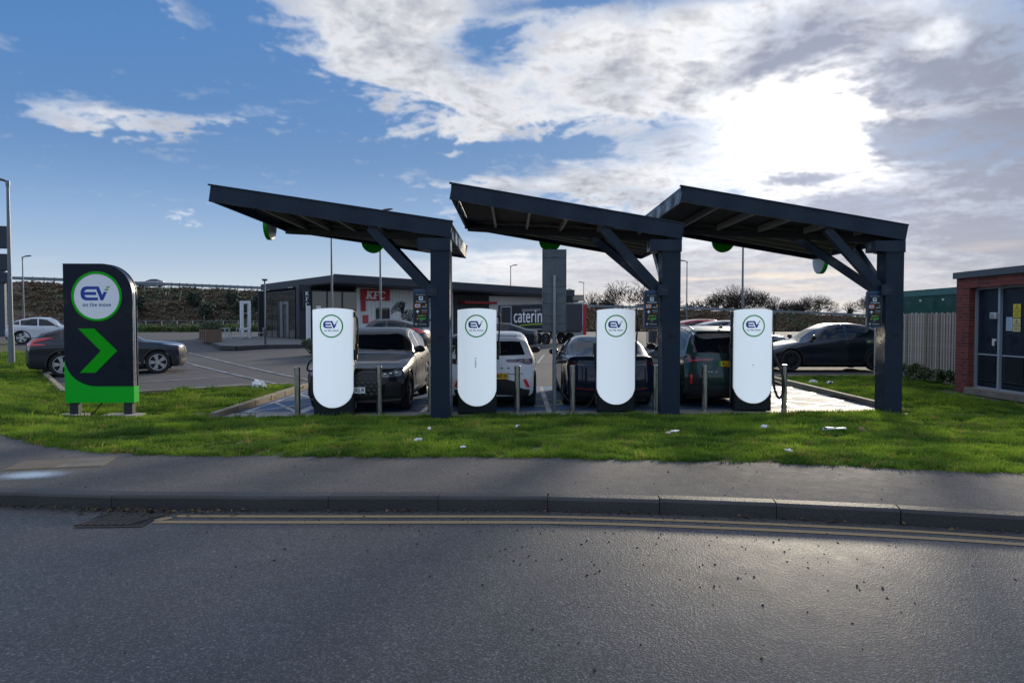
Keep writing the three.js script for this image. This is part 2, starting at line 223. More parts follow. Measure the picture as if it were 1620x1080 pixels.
// ------------------------------------------------------------------ the ground
{
  const macro = (s, o) => (x, d) => 0.9 + 0.16 * fbm(x * 0.35 + o, d * 0.35, 3) + 0.09 * fbm(x * 1.7 + o, d * 1.7, 2) + s * ss(0.42, 0.15, Math.abs(((x * 0.18 + d + o) % 3.6) - 1.8)) * fbm(x * 0.12, d * 3 + o, 2);
  struct('ground', sheet(range(-1500, 1500, 100), () => -800, () => 1900, 30, () => -0.32), std([0.07, 0.07, 0.035], 1, 0, { map: again(grainMap, 0.1) }));
  const road = struct('road', sheet(range(-44, 44, 0.5), () => -46, (x) => kerbLine(x) + 0.06, 90, () => ROAD, macro(0.12, 3)), M.road); road.receiveShadow = true;
  struct('pavement', sheet(range(-24, 18, 0.3), (x) => kerbLine(x) + 0.118, (x) => pathBack(x) + 0.02, 12, (x, d) => PATH + 0.0015 * noise(x, d * 1.5), macro(0, 11)), M.path);
  // kerb stones, each its own piece
  const kerb = new THREE.Group(); kerb.name = 'kerb'; kerb.userData.kind = 'structure'; scene.add(kerb);
  const prof = (L) => { const s = shapeOf([[0, -0.16], [0, 0.098], [0.008, 0.113], [0.022, 0.121], [0.125, 0.124], [0.125, -0.16]]); return move(extrude(s, L - 0.007, 0.002), 0, 0, 0.0035); };
  const stone = [prof(0.914), prof(0.914), prof(0.914)];
  for (const g of stone.slice(1)) { const p = g.attributes.position; for (let i = 0; i < p.count; i++) { const z = p.getZ(i), y = p.getY(i); p.setXYZ(i, p.getX(i) + 0.004 * noise(z * 9, y * 9 + stone.indexOf(g) * 5), y, z); } }
  let x = -12.2, i = 0;
  while (x < 12.5) {
    const s = (kerbLine(x + 0.05) - kerbLine(x - 0.05)) / 0.1, nx = x + 0.914 / Math.hypot(1, s), d0 = kerbLine(x), d1 = kerbLine(nx), a = Math.atan2(d1 - d0, nx - x);
    const m = part('kerb_stone', stone[i % 3], i % 5 === 2 || i % 7 === 3 ? M.kerb2 : M.kerb, kerb);
    // local z runs along the kerb, local x away from the road
    m.matrixAutoUpdate = true; m.position.set(x, ROAD + rr(-0.004, 0.003), -d0);
    m.rotation.y = Math.PI / 2 + a + rr(-0.006, 0.006);
    x = nx; i++;
  }
  // double yellow lines, worn
  const worn = canvasTex(1024, 1024, (g, w, h) => { g.fillStyle = 'rgb(152,127,92)'; g.fillRect(0, 0, w, h); const r = mulberry(5); for (let k = 0; k < 26000; k++) { const a = r(), b = r(), s = 0.6 + r() * 2.2; if (fbm(a * 9, b * 9, 3) + r() * 0.9 > 0.3) { g.fillStyle = r() < 0.5 ? 'rgba(118,105,86,.75)' : 'rgba(150,125,85,.7)'; g.fillRect(a * w, b * h, s, s); } } });
  worn.wrapS = worn.wrapT = THREE.RepeatWrapping;
  const yellow = std(1, 0.62, 0, { map: worn, bumpMap: asphaltBump, bumpScale: 0.003 });
  const line = (off, x0) => range(x0, 12, 0.25).map((x) => [x, kerbLine(x) - off]);
  const mk = struct('road_marking', merge([strip(line(0.165, -2.72), 0.062, () => ROAD + 0.004), strip(line(0.325, -2.82), 0.068, () => ROAD + 0.004), strip([[-2.74, kerbLine(-2.7) - 0.2], [-2.83, kerbLine(-2.8) - 0.288]], 0.07, () => ROAD + 0.004)]), yellow);
  mk.userData.label = 'double yellow lines beside the kerb';
  // gully grate
  const gr = thing('drain_grate', 'rusty iron drain grate clogged with leaves at the foot of the kerb', 'drain grate', [-3.1, ROAD, -5.36], 0.04);
  const iron = std([0.085, 0.07, 0.06], 0.7, 0.4, { bumpMap: grainBump, bumpScale: 0.002 });
  part('pit_shade_plate', box(0.44, 0.002, 0.3, 0, 0.004, 0), std(0.008, 1), gr);  // flat black plate on the road, painted as the shaded depth under the bars
  parts('frame', [box(0.5, 0.012, 0.03, 0, 0.001, 0.165), box(0.5, 0.012, 0.03, 0, 0.001, -0.165), box(0.03, 0.012, 0.3, 0.235, 0.001, 0), box(0.03, 0.012, 0.3, -0.235, 0.001, 0)], std([0.03, 0.026, 0.024], 0.8, 0.2), gr);
  for (let k = 0; k < 8; k++) { const b = part('grate_bar', box(0.024, 0.018, 0.32), iron, gr); b.position.set(-0.19 + k * 0.054, 0.006, 0); b.rotation.y = -0.55; }
  // inspection cover in the pavement
  const cv = thing('inspection_cover', 'rectangular concrete inspection cover with mossy edges set in the pavement', 'inspection cover', [-4.62, PATH - 0.003, -6.97], 0.24);
  const cm = std([0.17, 0.155, 0.14], 0.85, 0, { map: again(concreteMap, 1.3), bumpMap: again(grainBump, 3), bumpScale: 0.002 }), cm2 = std([0.15, 0.122, 0.1], 0.85, 0, { map: again(concreteMap, 1.1, 0.4), bumpMap: again(grainBump, 3), bumpScale: 0.002 });
  part('slab', box(0.42, 0.014, 0.46, -0.215, 0.002, 0), cm2, cv); part('slab', box(0.42, 0.014, 0.46, 0.215, 0.002, 0), cm, cv);
  parts('edging', [box(0.87, 0.012, 0.012, 0, 0.001, 0.24), box(0.87, 0.012, 0.012, 0, 0.001, -0.24), box(0.012, 0.012, 0.46, 0.431, 0.001, 0), box(0.012, 0.012, 0.46, -0.431, 0.001, 0)], std([0.16, 0.14, 0.06], 0.95), cv);
  // pale bluish speckled patch, densest in the middle
  const sp = canvasTex(512, 512, (g, w, h) => { g.fillStyle = '#000'; g.fillRect(0, 0, w, h); const r = mulberry(31); for (let k = 0; k < 60000; k++) { const a = r() * 6.283, q = Math.sqrt(-2 * Math.log(r() + 1e-6)) * 0.17, s = 0.8 + r() * 1.8; g.fillStyle = `rgba(255,255,255,${0.25 + 0.5 * r()})`; g.fillRect(w * (0.5 + Math.cos(a) * q), h * (0.5 + Math.sin(a) * q), s, s); } }); sp.colorSpace = THREE.NoColorSpace;
  const spg = new THREE.PlaneGeometry(0.85, 0.5); spg.rotateX(-Math.PI / 2); spg.rotateY(0.1); spg.translate(-4.55, PATH + 0.0105, -6.4);
  const spm = struct('speckled_patch', spg, std([0.36, 0.46, 0.56], 0.85, 0, { alphaMap: sp, transparent: true })); spm.userData.label = 'patch of pale bluish speckles on the pavement';

  // car park, charging bays, pad
  const G = (x, d) => rise(d, x);
  struct('car_park', merge([sheet([...range(-75, -22.2, 2.4), ...range(-21.8, -5.4, 0.3), ...range(-4.8, 62, 2.4)], (x) => (x < -5.4 ? lawnBack(x) - 0.15 : x > 7.5 ? 20.4 : 17.2), () => 92, 40, (x, d) => G(x, d) - 0.012)]), M.park.clone());
  scene.children[scene.children.length - 1].material.vertexColors = false;
  const bayL = -5.28, bayR = 7.6;
  const bayMap = tex(1024, (u, v) => { const w = pfbm(u, v, 9, 5), k = pfbm(u + 0.4, v, 70, 3), wear = ss(0.55, 0.72, w * 0.7 + k * 0.45); return [lerp(0.045, 0.075, wear) * (0.8 + 0.4 * k), lerp(0.115, 0.085, wear) * (0.8 + 0.4 * k), lerp(0.235, 0.105, wear) * (0.8 + 0.4 * k)]; }, false, 0.25);
  struct('charging_bays', sheet(range(bayL, bayR, 0.43), (x) => padFront(x) + 0.8, () => 18.3, 24, (x, d) => rise(d) + 0.004), phys(1, 1.25, 0, { specularIntensity: 0.7, map: bayMap, bumpMap: again(asphaltBump, 1 / 7), bumpScale: 0.0016, roughnessMap: again(asphaltRough, 1 / 4) }));
  const white = std([0.62, 0.63, 0.63], 0.5, 0, { map: scuff, bumpMap: again(asphaltBump, 1 / 7), bumpScale: 0.002 });
  const Y = (x, d) => rise(d) + 0.009, wl = [];
  for (const x of [-4.02, -1.72, 0.72, 3.2, 5.75]) wl.push(strip([[x, padFront(x) + 0.85], [x + 0.05, 18.25]], 0.1, Y));
  const hatch = (x0, x1, d0, d1, n) => { wl.push(strip([[x0, d0], [x0, d1], [x1, d1], [x1, d0], [x0, d0]], 0.09, Y)); for (let k = 0; k < n; k++) { const a = lerp(d0, d1, k / n), b = lerp(d0, d1, (k + 1) / n); wl.push(strip([[x0, a], [x1, b]], 0.09, Y), strip([[x1, a], [x0, b]], 0.09, Y)); } };
  hatch(-5.12, -4.1, 13.0, 18.0, 3);
  hatch(5.85, 7.45, 13.7, 18.0, 3);
  struct('bay_marking', merge(wl), white);
  struct('bay_symbol', merge([-2.6, 0.0, 2.1, 4.6].map((x) => move(new THREE.RingGeometry(0.62, 0.72, 40).rotateX(-Math.PI / 2), x + 0.42, 0.0125, -14.6))), std([0.42, 0.5, 0.2], 0.5, 0, { map: scuff }));
  // white bay lines over the left of the car park, running away at an angle
  const P = (x, d) => rise(d, x) + 0.004, pl = [];
  pl.push(strip([[-15.86, 33.4], [-5.8, 19.9]], 0.11, P), strip([[-13.6, 28.0], [-5.6, 17.8]], 0.11, P));
  for (const [ax, ad] of [[-6.9, 19.5], [-8.6, 21.66], [-10.25, 23.7], [-11.95, 25.85], [-13.6, 28]]) pl.push(strip([[ax, ad], [ax - 3.9, ad - 4.1 * 0.98]], 0.1, P));
  for (const [x, d] of [[12, 30], [14.5, 30], [17, 30], [3.2, 27], [5.7, 27], [8.2, 27], [-1.5, 27], [1, 27]]) pl.push(strip([[x, d], [x + 0.5, d + 5]], 0.1, P));
  pl.push(strip([[-1.5, 27], [8.2, 27]], 0.1, P), strip([[-5, 22.3], [-5.9, 22.9], [-5.5, 23.5]], 0.16, P), strip([[-5.2, 22.9], [-3.2, 22.4]], 0.12, P));
  struct('parking_marking', merge(pl), std([0.55, 0.56, 0.57], 0.6, 0, { map: scuff }));
  struct('charging_pad', merge([boxSheet(range(-5.32, 7.42, 0.6))]), M.pad);
  function boxSheet(xs) { const top = sheet(xs, (x) => padFront(x), (x) => padFront(x) + 0.86, 3, () => 0.012), rim = sheet(xs, (x) => padFront(x) + 0.859, (x) => padFront(x) + 0.861, 1, (x, d) => (d > padFront(x) + 0.86 ? -0.05 : 0.012)), f = sheet(xs, (x) => padFront(x) - 0.001, (x) => padFront(x) + 0.001, 1, (x, d) => (d < padFront(x) ? -0.05 : 0.012)); return merge([f, top, rim]); }
  // low kerbs round the bays, stone by stone
  const bk = new THREE.Group(); bk.name = 'bay_kerb'; bk.userData.kind = 'structure'; scene.add(bk);
  const ks = boxUV(new RoundedBoxGeometry(0.13, 0.2, 0.9, 2, 0.016));
  const lay = (a, b) => { const L = Math.hypot(b[0] - a[0], b[1] - a[1]), n = Math.round(L / 0.915), t = Math.atan2(b[0] - a[0], b[1] - a[1]); for (let k = 0; k < n; k++) { const f = (k + 0.5) / n, x = lerp(a[0], b[0], f), d = lerp(a[1], b[1], f); const m = part('kerb_stone', ks, M.paleKerb, bk); m.position.set(x, rise(d, x) + 0.02 + rr(-0.004, 0.004), -d); m.rotation.y = -t; m.scale.z = (L / n) / 0.915; } };
  lay([-5.36, 12.2], [-5.42, 17.9]); lay([7.42, 13.0], [7.72, 20.4]); lay([-5.42, 17.95], [-5.8, 18.2]);
  lay([-5.9, 18.1], [-8.8, 15.95]); lay([-10.6, 16.1], [-21.8, 30.7]); lay([7.8, 20.5], [12.2, 20.9]);
}
// ------------------------------------------------------------------ lawn and grass
{
  const soil = tex(512, (u, v) => { const a = pfbm(u, v, 7, 5), b = pfbm(u + 0.3, v + 0.1, 60, 3), k = ss(0.35, 0.65, a * 0.6 + b * 0.4); return [lerp(0.075, 0.055, k), lerp(0.06, 0.085, k), lerp(0.03, 0.018, k)]; }, false, 0.5);
  const xs1 = range(-34, -5.4, 0.45), xs2 = range(-5.4, 7.4, 0.4), xs3 = range(7.4, 30, 0.4);
  const back2 = (x) => padFront(x) + 0.05, back3 = (x) => (x < 12.2 ? 20.75 : 20.75);
  const lift = (f) => (x, d) => f(x, d) - 0.02;
  struct('lawn', merge([sheet(xs1, pathBack, (x) => lawnBack(x) - 0.02, 40, lift(lawnY)), sheet(xs2, pathBack, back2, 26, lift(lawnY)), sheet(xs3, pathBack, back3, 50, lift(lawnY))]), std(1, 1, 0, { map: soil }));
  // one tuft of blades
  const p = [], nn = [], id = [], r = mulberry(12), B = 34;
  for (let b = 0; b < B; b++) {
    const a = r() * 6.283, q = Math.sqrt(r()) * 0.085, x = Math.cos(a) * q, z = Math.sin(a) * q, h = 0.03 + r() * 0.062, lean = 0.012 + r() * 0.05, la = a + (r() - 0.5) * 2.4, w = 0.003 + r() * 0.0032, wa = r() * 3.14, o = p.length / 3;
    const cx = Math.cos(wa) * w, cz = Math.sin(wa) * w, lx = Math.cos(la) * lean, lz = Math.sin(la) * lean;
    p.push(x - cx, 0, z - cz, x + cx, 0, z + cz, x + lx * 0.35 - cx * 0.8, h * 0.6, z + lz * 0.35 - cz * 0.8, x + lx * 0.35 + cx * 0.8, h * 0.6, z + lz * 0.35 + cz * 0.8, x + lx, h, z + lz);
    id.push(o, o + 1, o + 2, o + 1, o + 3, o + 2, o + 2, o + 3, o + 4);
  }
  const tg = new THREE.BufferGeometry(); tg.setAttribute('position', new THREE.Float32BufferAttribute(p, 3)); tg.setIndex(id); tg.computeVertexNormals();
  const blade = phys([1, 1, 1], 0.8, 0, { specularIntensity: 0.25, transmission: 0.45, thickness: 0, side: THREE.DoubleSide });
  const mats = [], cols = [], q = new THREE.Quaternion(), e = new THREE.Euler(), m4 = new THREE.Matrix4(), v = new THREE.Vector3(), sc = new THREE.Vector3();
  const g = mulberry(77);
  const plant = (x, d, s) => { const k = noise(x * 1.1, d * 1.1) * 0.5 + noise(x * 3.7, d * 3.7) * 0.4; const ht = clamp(0.8 + 0.95 * k + 0.3 * noise(x * 0.4 + 9, d * 0.4) + (g() < 0.03 ? 0.7 : 0), 0.3, 2.2); e.set((g() - 0.5) * 0.3, g() * 6.283, (g() - 0.5) * 0.3); q.setFromEuler(e); m4.compose(v.set(x, lawnY(x, d) - 0.022, -d), q, sc.set(s * (0.85 + g() * 0.4), s * ht * (0.6 + 0.45 * g()), s * (0.85 + g() * 0.4))); mats.push(m4.clone()); const y = clamp(0.36 + 0.65 * noise(x * 0.7 + 4, d * 1.1) + 0.5 * noise(x * 2.3, d * 3.1 + 7) + (g() - 0.5) * 0.5), dry = g() < 0.05 + 0.1 * ss(0.2, 0.6, noise(x * 0.8 + 20, d * 0.8)) ? 1 : 0; cols.push(rgb(lerp(0.065, 0.30, y) + dry * 0.16, lerp(0.15, 0.44, y) + dry * 0.02, lerp(0.018, 0.04, y) + dry * 0.05)); };
  const sow = (x0, x1, d0, d1, dens, s, ok) => { const n = Math.round((x1 - x0) * (d1 - d0) * dens); for (let i = 0; i < n; i++) { const x = x0 + g() * (x1 - x0), d = d0 + g() * (d1 - d0); if (Math.abs(x) > d * 0.8 + 1.2 || !ok(x, d)) continue; plant(x, d, s); } };
  const inFront = (x, d) => d > pathBack(x) + 0.02 - 0.05 * g() && d < (x < -5.42 ? lawnBack(x) - 0.12 : x < 7.35 ? padFront(x) - 0.03 + 0.06 * g() * g() : 20.6) && !(x > 10.3 && d > 13.2 && d < 16.9) && !(x > 7.3 && x < 7.86 && d < 20.4 && d > 12.9) && !(x > 11.75) && !(x > -8.1 && x < -6.55 && d > 11.85 && d < 12.35) && !(((x - 8.25) / 0.55) ** 2 + ((d - 12.55) / 0.22) ** 2 < 1 + 0.5 * noise(x * 4, d * 4)) && !(x > 10.15 + 0.35 * noise(d * 1.3, 4) && d < 17.2 && g() < 0.8) && !(x > 11.2 + 0.25 * noise(d * 1.5, 8) && g() < 0.6) && !(noise(x * 1.3 + 40, d * 1.9) > 0.42 && g() < 0.7);
  sow(-14, 10.5, 6.3, 9.5, 330, 0.9, inFront);
  sow(-14, 10.5, 9.5, 13.5, 210, 1.1, inFront);
  sow(-20, -5.4, 13.5, 22, 110, 1.35, inFront); sow(7.3, 11.9, 13.5, 20.7, 150, 1.3, inFront); sow(-24, -12, 22, 33, 45, 1.8, inFront);
  stuff('grass', tg, blade, 'short green grass covering the verge around the charging bays', 'grass', mats, cols);
  console.log('tufts', mats.length);
}
// ------------------------------------------------------------------ the charging station
const logoDraw = (g, w, h, o = {}) => {   // blue EV with a green striped tick, small line of text; drawn in a unit circle
  g.save(); g.translate(w / 2, h / 2); g.scale(w / 2, w / 2);
  if (o.disc) { g.fillStyle = o.disc; g.beginPath(); g.arc(0, 0, 0.985, 0, 6.3); g.fill(); }
  if (o.ring) { g.strokeStyle = '#1f8a1c'; g.lineWidth = o.ring; g.beginPath(); g.arc(0, 0, 0.985 - o.ring / 2, 0, 6.3); g.stroke(); }
  g.fillStyle = '#103f9c';
  g.beginPath(); g.moveTo(0.0, -0.44); g.lineTo(-0.42, -0.44); g.bezierCurveTo(-0.62, -0.44, -0.70, -0.3, -0.70, -0.13); g.bezierCurveTo(-0.70, 0.05, -0.62, 0.18, -0.42, 0.18); g.lineTo(0.06, 0.18); g.lineTo(0.06, 0.05); g.lineTo(-0.38, 0.05); g.bezierCurveTo(-0.46, 0.05, -0.51, 0.0, -0.52, -0.06); g.lineTo(-0.02, -0.06); g.lineTo(-0.02, -0.19); g.lineTo(-0.52, -0.19); g.bezierCurveTo(-0.51, -0.27, -0.46, -0.31, -0.38, -0.31); g.lineTo(-0.03, -0.31); g.closePath(); g.fill();
  g.beginPath(); g.moveTo(-0.06, -0.44); g.lineTo(0.10, -0.44); g.lineTo(0.25, -0.06); g.lineTo(0.31, -0.2); g.lineTo(0.46, -0.2); g.lineTo(0.31, 0.12); g.bezierCurveTo(0.28, 0.17, 0.26, 0.18, 0.22, 0.18); g.lineTo(0.17, 0.18); g.closePath(); g.fill();
  g.fillStyle = '#38a82c';
  for (const [a, b] of [[-0.25, -0.33], [-0.37, -0.44]]) { const x = (y) => 0.33 - (y + 0.25) * 0.62; g.beginPath(); g.moveTo(x(a), a); g.lineTo(x(a) + 0.155, a - 0.015); g.lineTo(x(b) + 0.155, b - 0.01); g.lineTo(x(b), b); g.closePath(); g.fill(); }
  g.fillStyle = '#123a7c'; g.font = 'bold 20px sans-serif'; g.save(); g.scale(0.0112, 0.0112); g.textAlign = 'center'; g.fillText('on the move', 0, 40, 112); g.restore();
  g.restore();
};
const steelBlue = phys([0.009, 0.0195, 0.037], 1.1, 0.0, { specularIntensity: 0.55, roughnessMap: again(scuff, 0.4), bumpMap: again(grainBump, 0.6), bumpScale: 0.0006 });
const underside = std([0.034, 0.029, 0.028], 0.8), ribMat = std([0.26, 0.235, 0.215], 0.5, 0.2), green = phys([0.006, 0.33, 0.004], 0.6, 0, { specularIntensity: 0.5 }), pale = std([0.55, 0.58, 0.6], 0.4, 0.2);
const black = std(0.012, 0.5), rubber = std(0.014, 0.75), chrome = std([0.6, 0.6, 0.6], 0.22, 1), alu = std([0.45, 0.46, 0.48], 0.38, 0.9), galv = std([0.20, 0.23, 0.26], 0.5, 0.6, { roughnessMap: again(scuff, 1) });

// canopies: a square roof that rises to the left, carried by one post at its near right corner
function canopy(label, X, d, yl, yr, colH) {
  const L = 4.14, D = 3.9, F = 0.27, t = thing('charging_canopy', label, 'canopy', [X, 0, -d], 0, 'canopies over the charging bays');
  const top = (x) => lerp(yr, yl, -x / L), slope = Math.atan2(yr - yl, L);
  const alongX = (w, h, dep, dy, z) => { const g = box(w, h, dep); g.rotateZ(slope); return move(g, -L / 2, (yl + yr) / 2 + dy, z); };
  const len = L / Math.cos(slope);
  part('fascia', alongX(len, F, 0.05, -F / 2, -0.025), steelBlue, t);
  part('fascia', alongX(len, F, 0.05, -F / 2, -D + 0.025), steelBlue, t);
  part('fascia', box(0.05, F, D - 0.104, -0.027, yr - F / 2, -D / 2), steelBlue, t);
  part('fascia', box(0.05, F, D - 0.104, -L + 0.027, yl - F / 2, -D / 2), steelBlue, t);
  part('roof_deck', alongX(len - 0.16, 0.06, D - 0.13, -0.06, -D / 2), underside, t);
  parts('edge_trim', [alongX(len + 0.05, 0.025, 0.07, 0.014, -0.02), alongX(len + 0.05, 0.025, 0.07, 0.014, -D + 0.02)], steelBlue, t);
  // diagonal main beam from the post to the far left corner, ribs either side of it
  const un = (x, z) => [x, top(x) - F + 0.02, z];
  part('diagonal_beam', bar(un(-0.25, -0.3), un(-L + 0.1, -D + 0.12), 0.13, 0.16), underside, t);
  for (let k = 1; k <= 5; k++) { const x = -L + 0.05 + k * 0.68, z = -D * (-x / L); part('rib', bar([x, top(x) - 0.17, -0.06], [x, top(x) - 0.17, z + 0.1], 0.05, 0.13), ribMat, t); }
  for (let k = 1; k <= 6; k++) { const z = -D + 0.02 + k * 0.54, x = -L * (-z / D); part('rib', bar([-0.06, top(-0.06) - 0.19, z], [x + 0.1, top(x + 0.1) - 0.19, z], 0.05, 0.1), ribMat, t); }
  part('light_tube', rod([-0.9, top(-0.9) - F - 0.0, -0.85], [-2.9, top(-2.9) - F + 0.02, -2.75], 0.022), ribMat, t);
  // post
  const cx = -0.2, ct = yr - F;
  part('post', rbox(0.33, ct - 0.2 + colH, 0.34, 0.008, cx, (ct - 0.2 - colH) / 2, -0.18), steelBlue, t);
  part('post_head', [rbox(0.56, 0.2, 0.36, 0.006, cx - 0.1, ct - 0.102, -0.175), box(0.4, 0.012, 0.38, cx - 0.02, ct - 0.21, -0.178)], steelBlue, t);
  const br = (a, b) => bar(a, b, 0.11, 0.16);
  part('brace', br([cx - 0.12, ct - 0.98, -0.14], [-1.42, top(-1.42) - F - 0.02, -0.14]), steelBlue, t);
  part('brace', br([cx - 0.1, ct - 0.98, -0.28], [-1.5, top(-1.5) - F + 0.02, -1.45]), steelBlue, t);
  part('brace', br([cx, ct - 0.98, -0.3], [cx, ct - 0.02, -1.45]), steelBlue, t);
  parts('connection_plate', [box(0.2, 0.2, 0.012, cx - 0.15, ct - 0.9, -0.003), box(0.012, 0.3, 0.2, cx - 0.172, ct - 0.95, -0.2), box(0.16, 0.1, 0.012, -1.36, top(-1.36) - F + 0.03, -0.056)], steelBlue, t);
  part('conduit', rod([cx + 0.172, 0.1, -0.3], [cx + 0.172, ct - 0.25, -0.3], 0.012), galv, t);
  part('base_plate', box(0.5, 0.02, 0.5, cx, 0.045, -0.18), galv, t);
  // round signs that hang on the far edge and the outer edge
  const disc = (x, y, z, turn, inner, r = 0.26) => { const m = part('round_sign', cyl(r, r, 0.09, 0, 0, 0, 48).rotateX(Math.PI / 2), green, t); m.position.set(x, y, z); m.rotation.y = turn; part('sign_face', move(new THREE.CylinderGeometry(r - 0.015, r - 0.015, 0.008, 48).rotateX(Math.PI / 2), 0, 0, 0.046), inner, m); part('sign_face', move(new THREE.CylinderGeometry(r - 0.015, r - 0.015, 0.008, 48).rotateX(Math.PI / 2), 0, 0, -0.046), pale, m); };
  disc(-2.15, top(-2.15) - 0.2, -D - 0.07, 0, green);
  return { t, disc, top, L, D, cx };
}
const tabletTex = canvasTex(256, 600, (g, w, h) => {
  g.fillStyle = '#07090e'; g.fillRect(0, 0, w, h); g.fillStyle = '#0d2b4c'; g.fillRect(0, 0, w, 34);
  g.textAlign = 'center'; g.fillStyle = '#c4d2e0'; g.font = 'bold 17px sans-serif'; g.fillText('Make a Charge Partner', w / 2, 56, 232);
  g.fillStyle = '#bccbd9'; g.fillRect(88, 78, 76, 70); g.fillStyle = '#10161e'; g.beginPath(); g.ellipse(128, 104, 22, 10, -0.3, 0, 7); g.fill(); g.fillRect(112, 124, 26, 5);
  g.fillStyle = '#ccd6e0'; g.font = 'bold 34px sans-serif'; g.fillText('Chargeway', w / 2, 182, 190);
  g.fillStyle = '#d2764a'; g.fillRect(14, 204, 104, 74); g.fillStyle = '#cfe0ee'; g.beginPath(); g.ellipse(66, 241, 44, 22, 0, 0, 7); g.fill(); g.fillStyle = '#2f6fb0'; g.beginPath(); g.ellipse(66, 241, 34, 13, 0, 0, 7); g.fill();
  g.fillStyle = '#e0a040'; g.beginPath(); g.arc(220, 226, 13, 0, 7); g.fill(); g.fillStyle = '#ccd6e0'; g.font = 'bold 30px sans-serif'; g.fillText('allstar', 190, 270, 96);
  g.fillStyle = '#dfe6ec'; g.beginPath(); g.moveTo(66, 300); g.quadraticCurveTo(70, 336, 112, 340); g.quadraticCurveTo(70, 344, 66, 384); g.quadraticCurveTo(62, 344, 22, 340); g.quadraticCurveTo(62, 336, 66, 300); g.fill();
  g.fillStyle = '#b9c3d2'; g.font = 'bold 26px sans-serif'; g.fillText('Octopus', 188, 328, 108); g.fillStyle = '#d08a3c'; g.fillText('Electro', 190, 362, 96);
  g.fillStyle = '#93b02c'; g.font = 'bold 44px sans-serif'; g.fillText("Joule's", 138, 428, 150);
  g.fillStyle = '#d65a3a'; g.beginPath(); g.arc(64, 466, 14, 0, 7); g.fill(); g.fillStyle = '#3aa83c'; g.beginPath(); g.arc(64, 476, 14, 0, 3.2); g.fill(); g.beginPath(); g.moveTo(94, 452); g.lineTo(216, 452); g.lineTo(200, 478); g.lineTo(94, 478); g.fill(); g.fillStyle = '#9fb6cc'; g.font = 'bold 18px sans-serif'; g.fillText('charge', 132, 500); g.fillText('card', 122, 520);
  g.strokeStyle = '#e8eef2'; g.lineWidth = 7; g.beginPath(); g.arc(40, 560, 15, 0, 7); g.stroke(); g.fillStyle = '#c9d4de'; g.font = 'bold 24px sans-serif'; g.fillText('Plugsurfing', 150, 569, 160);
});
const tabletFace = std(1, 0.35, 0, { map: tabletTex }), tabletBody = std([0.02, 0.06, 0.12], 0.4);
const planeUV = (w, h, x = 0, y = 0, z = 0) => move(new THREE.PlaneGeometry(w, h), x, y, z);
const boards = [];
[['dark grey canopy on the left, over the black car facing the road', -1.04, 11.75, 4.07, 3.45], ['dark grey canopy in the middle, over the dark blue car', 3.05, 12.2, 4.19, 3.48], ['dark grey canopy on the right, over the dark green car', 7.24, 12.55, 4.21, 3.5]].forEach(([label, X, d, yl, yr], i) => {
  const c = canopy(label, X, d, yl, yr, 0.05);
  if (i === 0) c.disc(-c.L - 0.07, c.top(-c.L) - 0.26, -3.1, -Math.PI / 2 + Math.PI, pale, 0.3);
  if (i === 2) c.disc(0.07, c.top(0) - 0.3, -3.66, Math.PI / 2 + Math.PI, pale, 0.33);
  // partner board on a bracket left of the post
  const where = ['left canopy post', 'middle canopy post', 'right canopy post'][i];
  const t = thing('partner_board', 'small dark board of colourful partner logos bracketed to the ' + where, 'information board', [X - 0.2 - 0.165 - 0.17, 1.97, -d - 0.12], 0, 'boards of partner logos on the canopy posts');
  const sh = new THREE.Shape(), w = 0.136, h = 0.33, q = 0.03; sh.moveTo(-w + q, -h); sh.lineTo(w - q, -h); sh.quadraticCurveTo(w, -h, w, -h + q); sh.lineTo(w, h - q); sh.quadraticCurveTo(w, h, w - q, h); sh.lineTo(-w + q, h); sh.quadraticCurveTo(-w, h, -w, h - q); sh.lineTo(-w, -h + q); sh.quadraticCurveTo(-w, -h, -w + q, -h);
  part('case', extrude(sh, 0.045, 0.005), tabletBody, t); part('print', planeUV(0.245, 0.6, 0, -0.01, 0.0525), tabletFace, t);
  for (const y of [0.2, -0.2]) part('bracket', box(0.07, 0.03, 0.03, 0.165, y, 0.02), black, t);
});

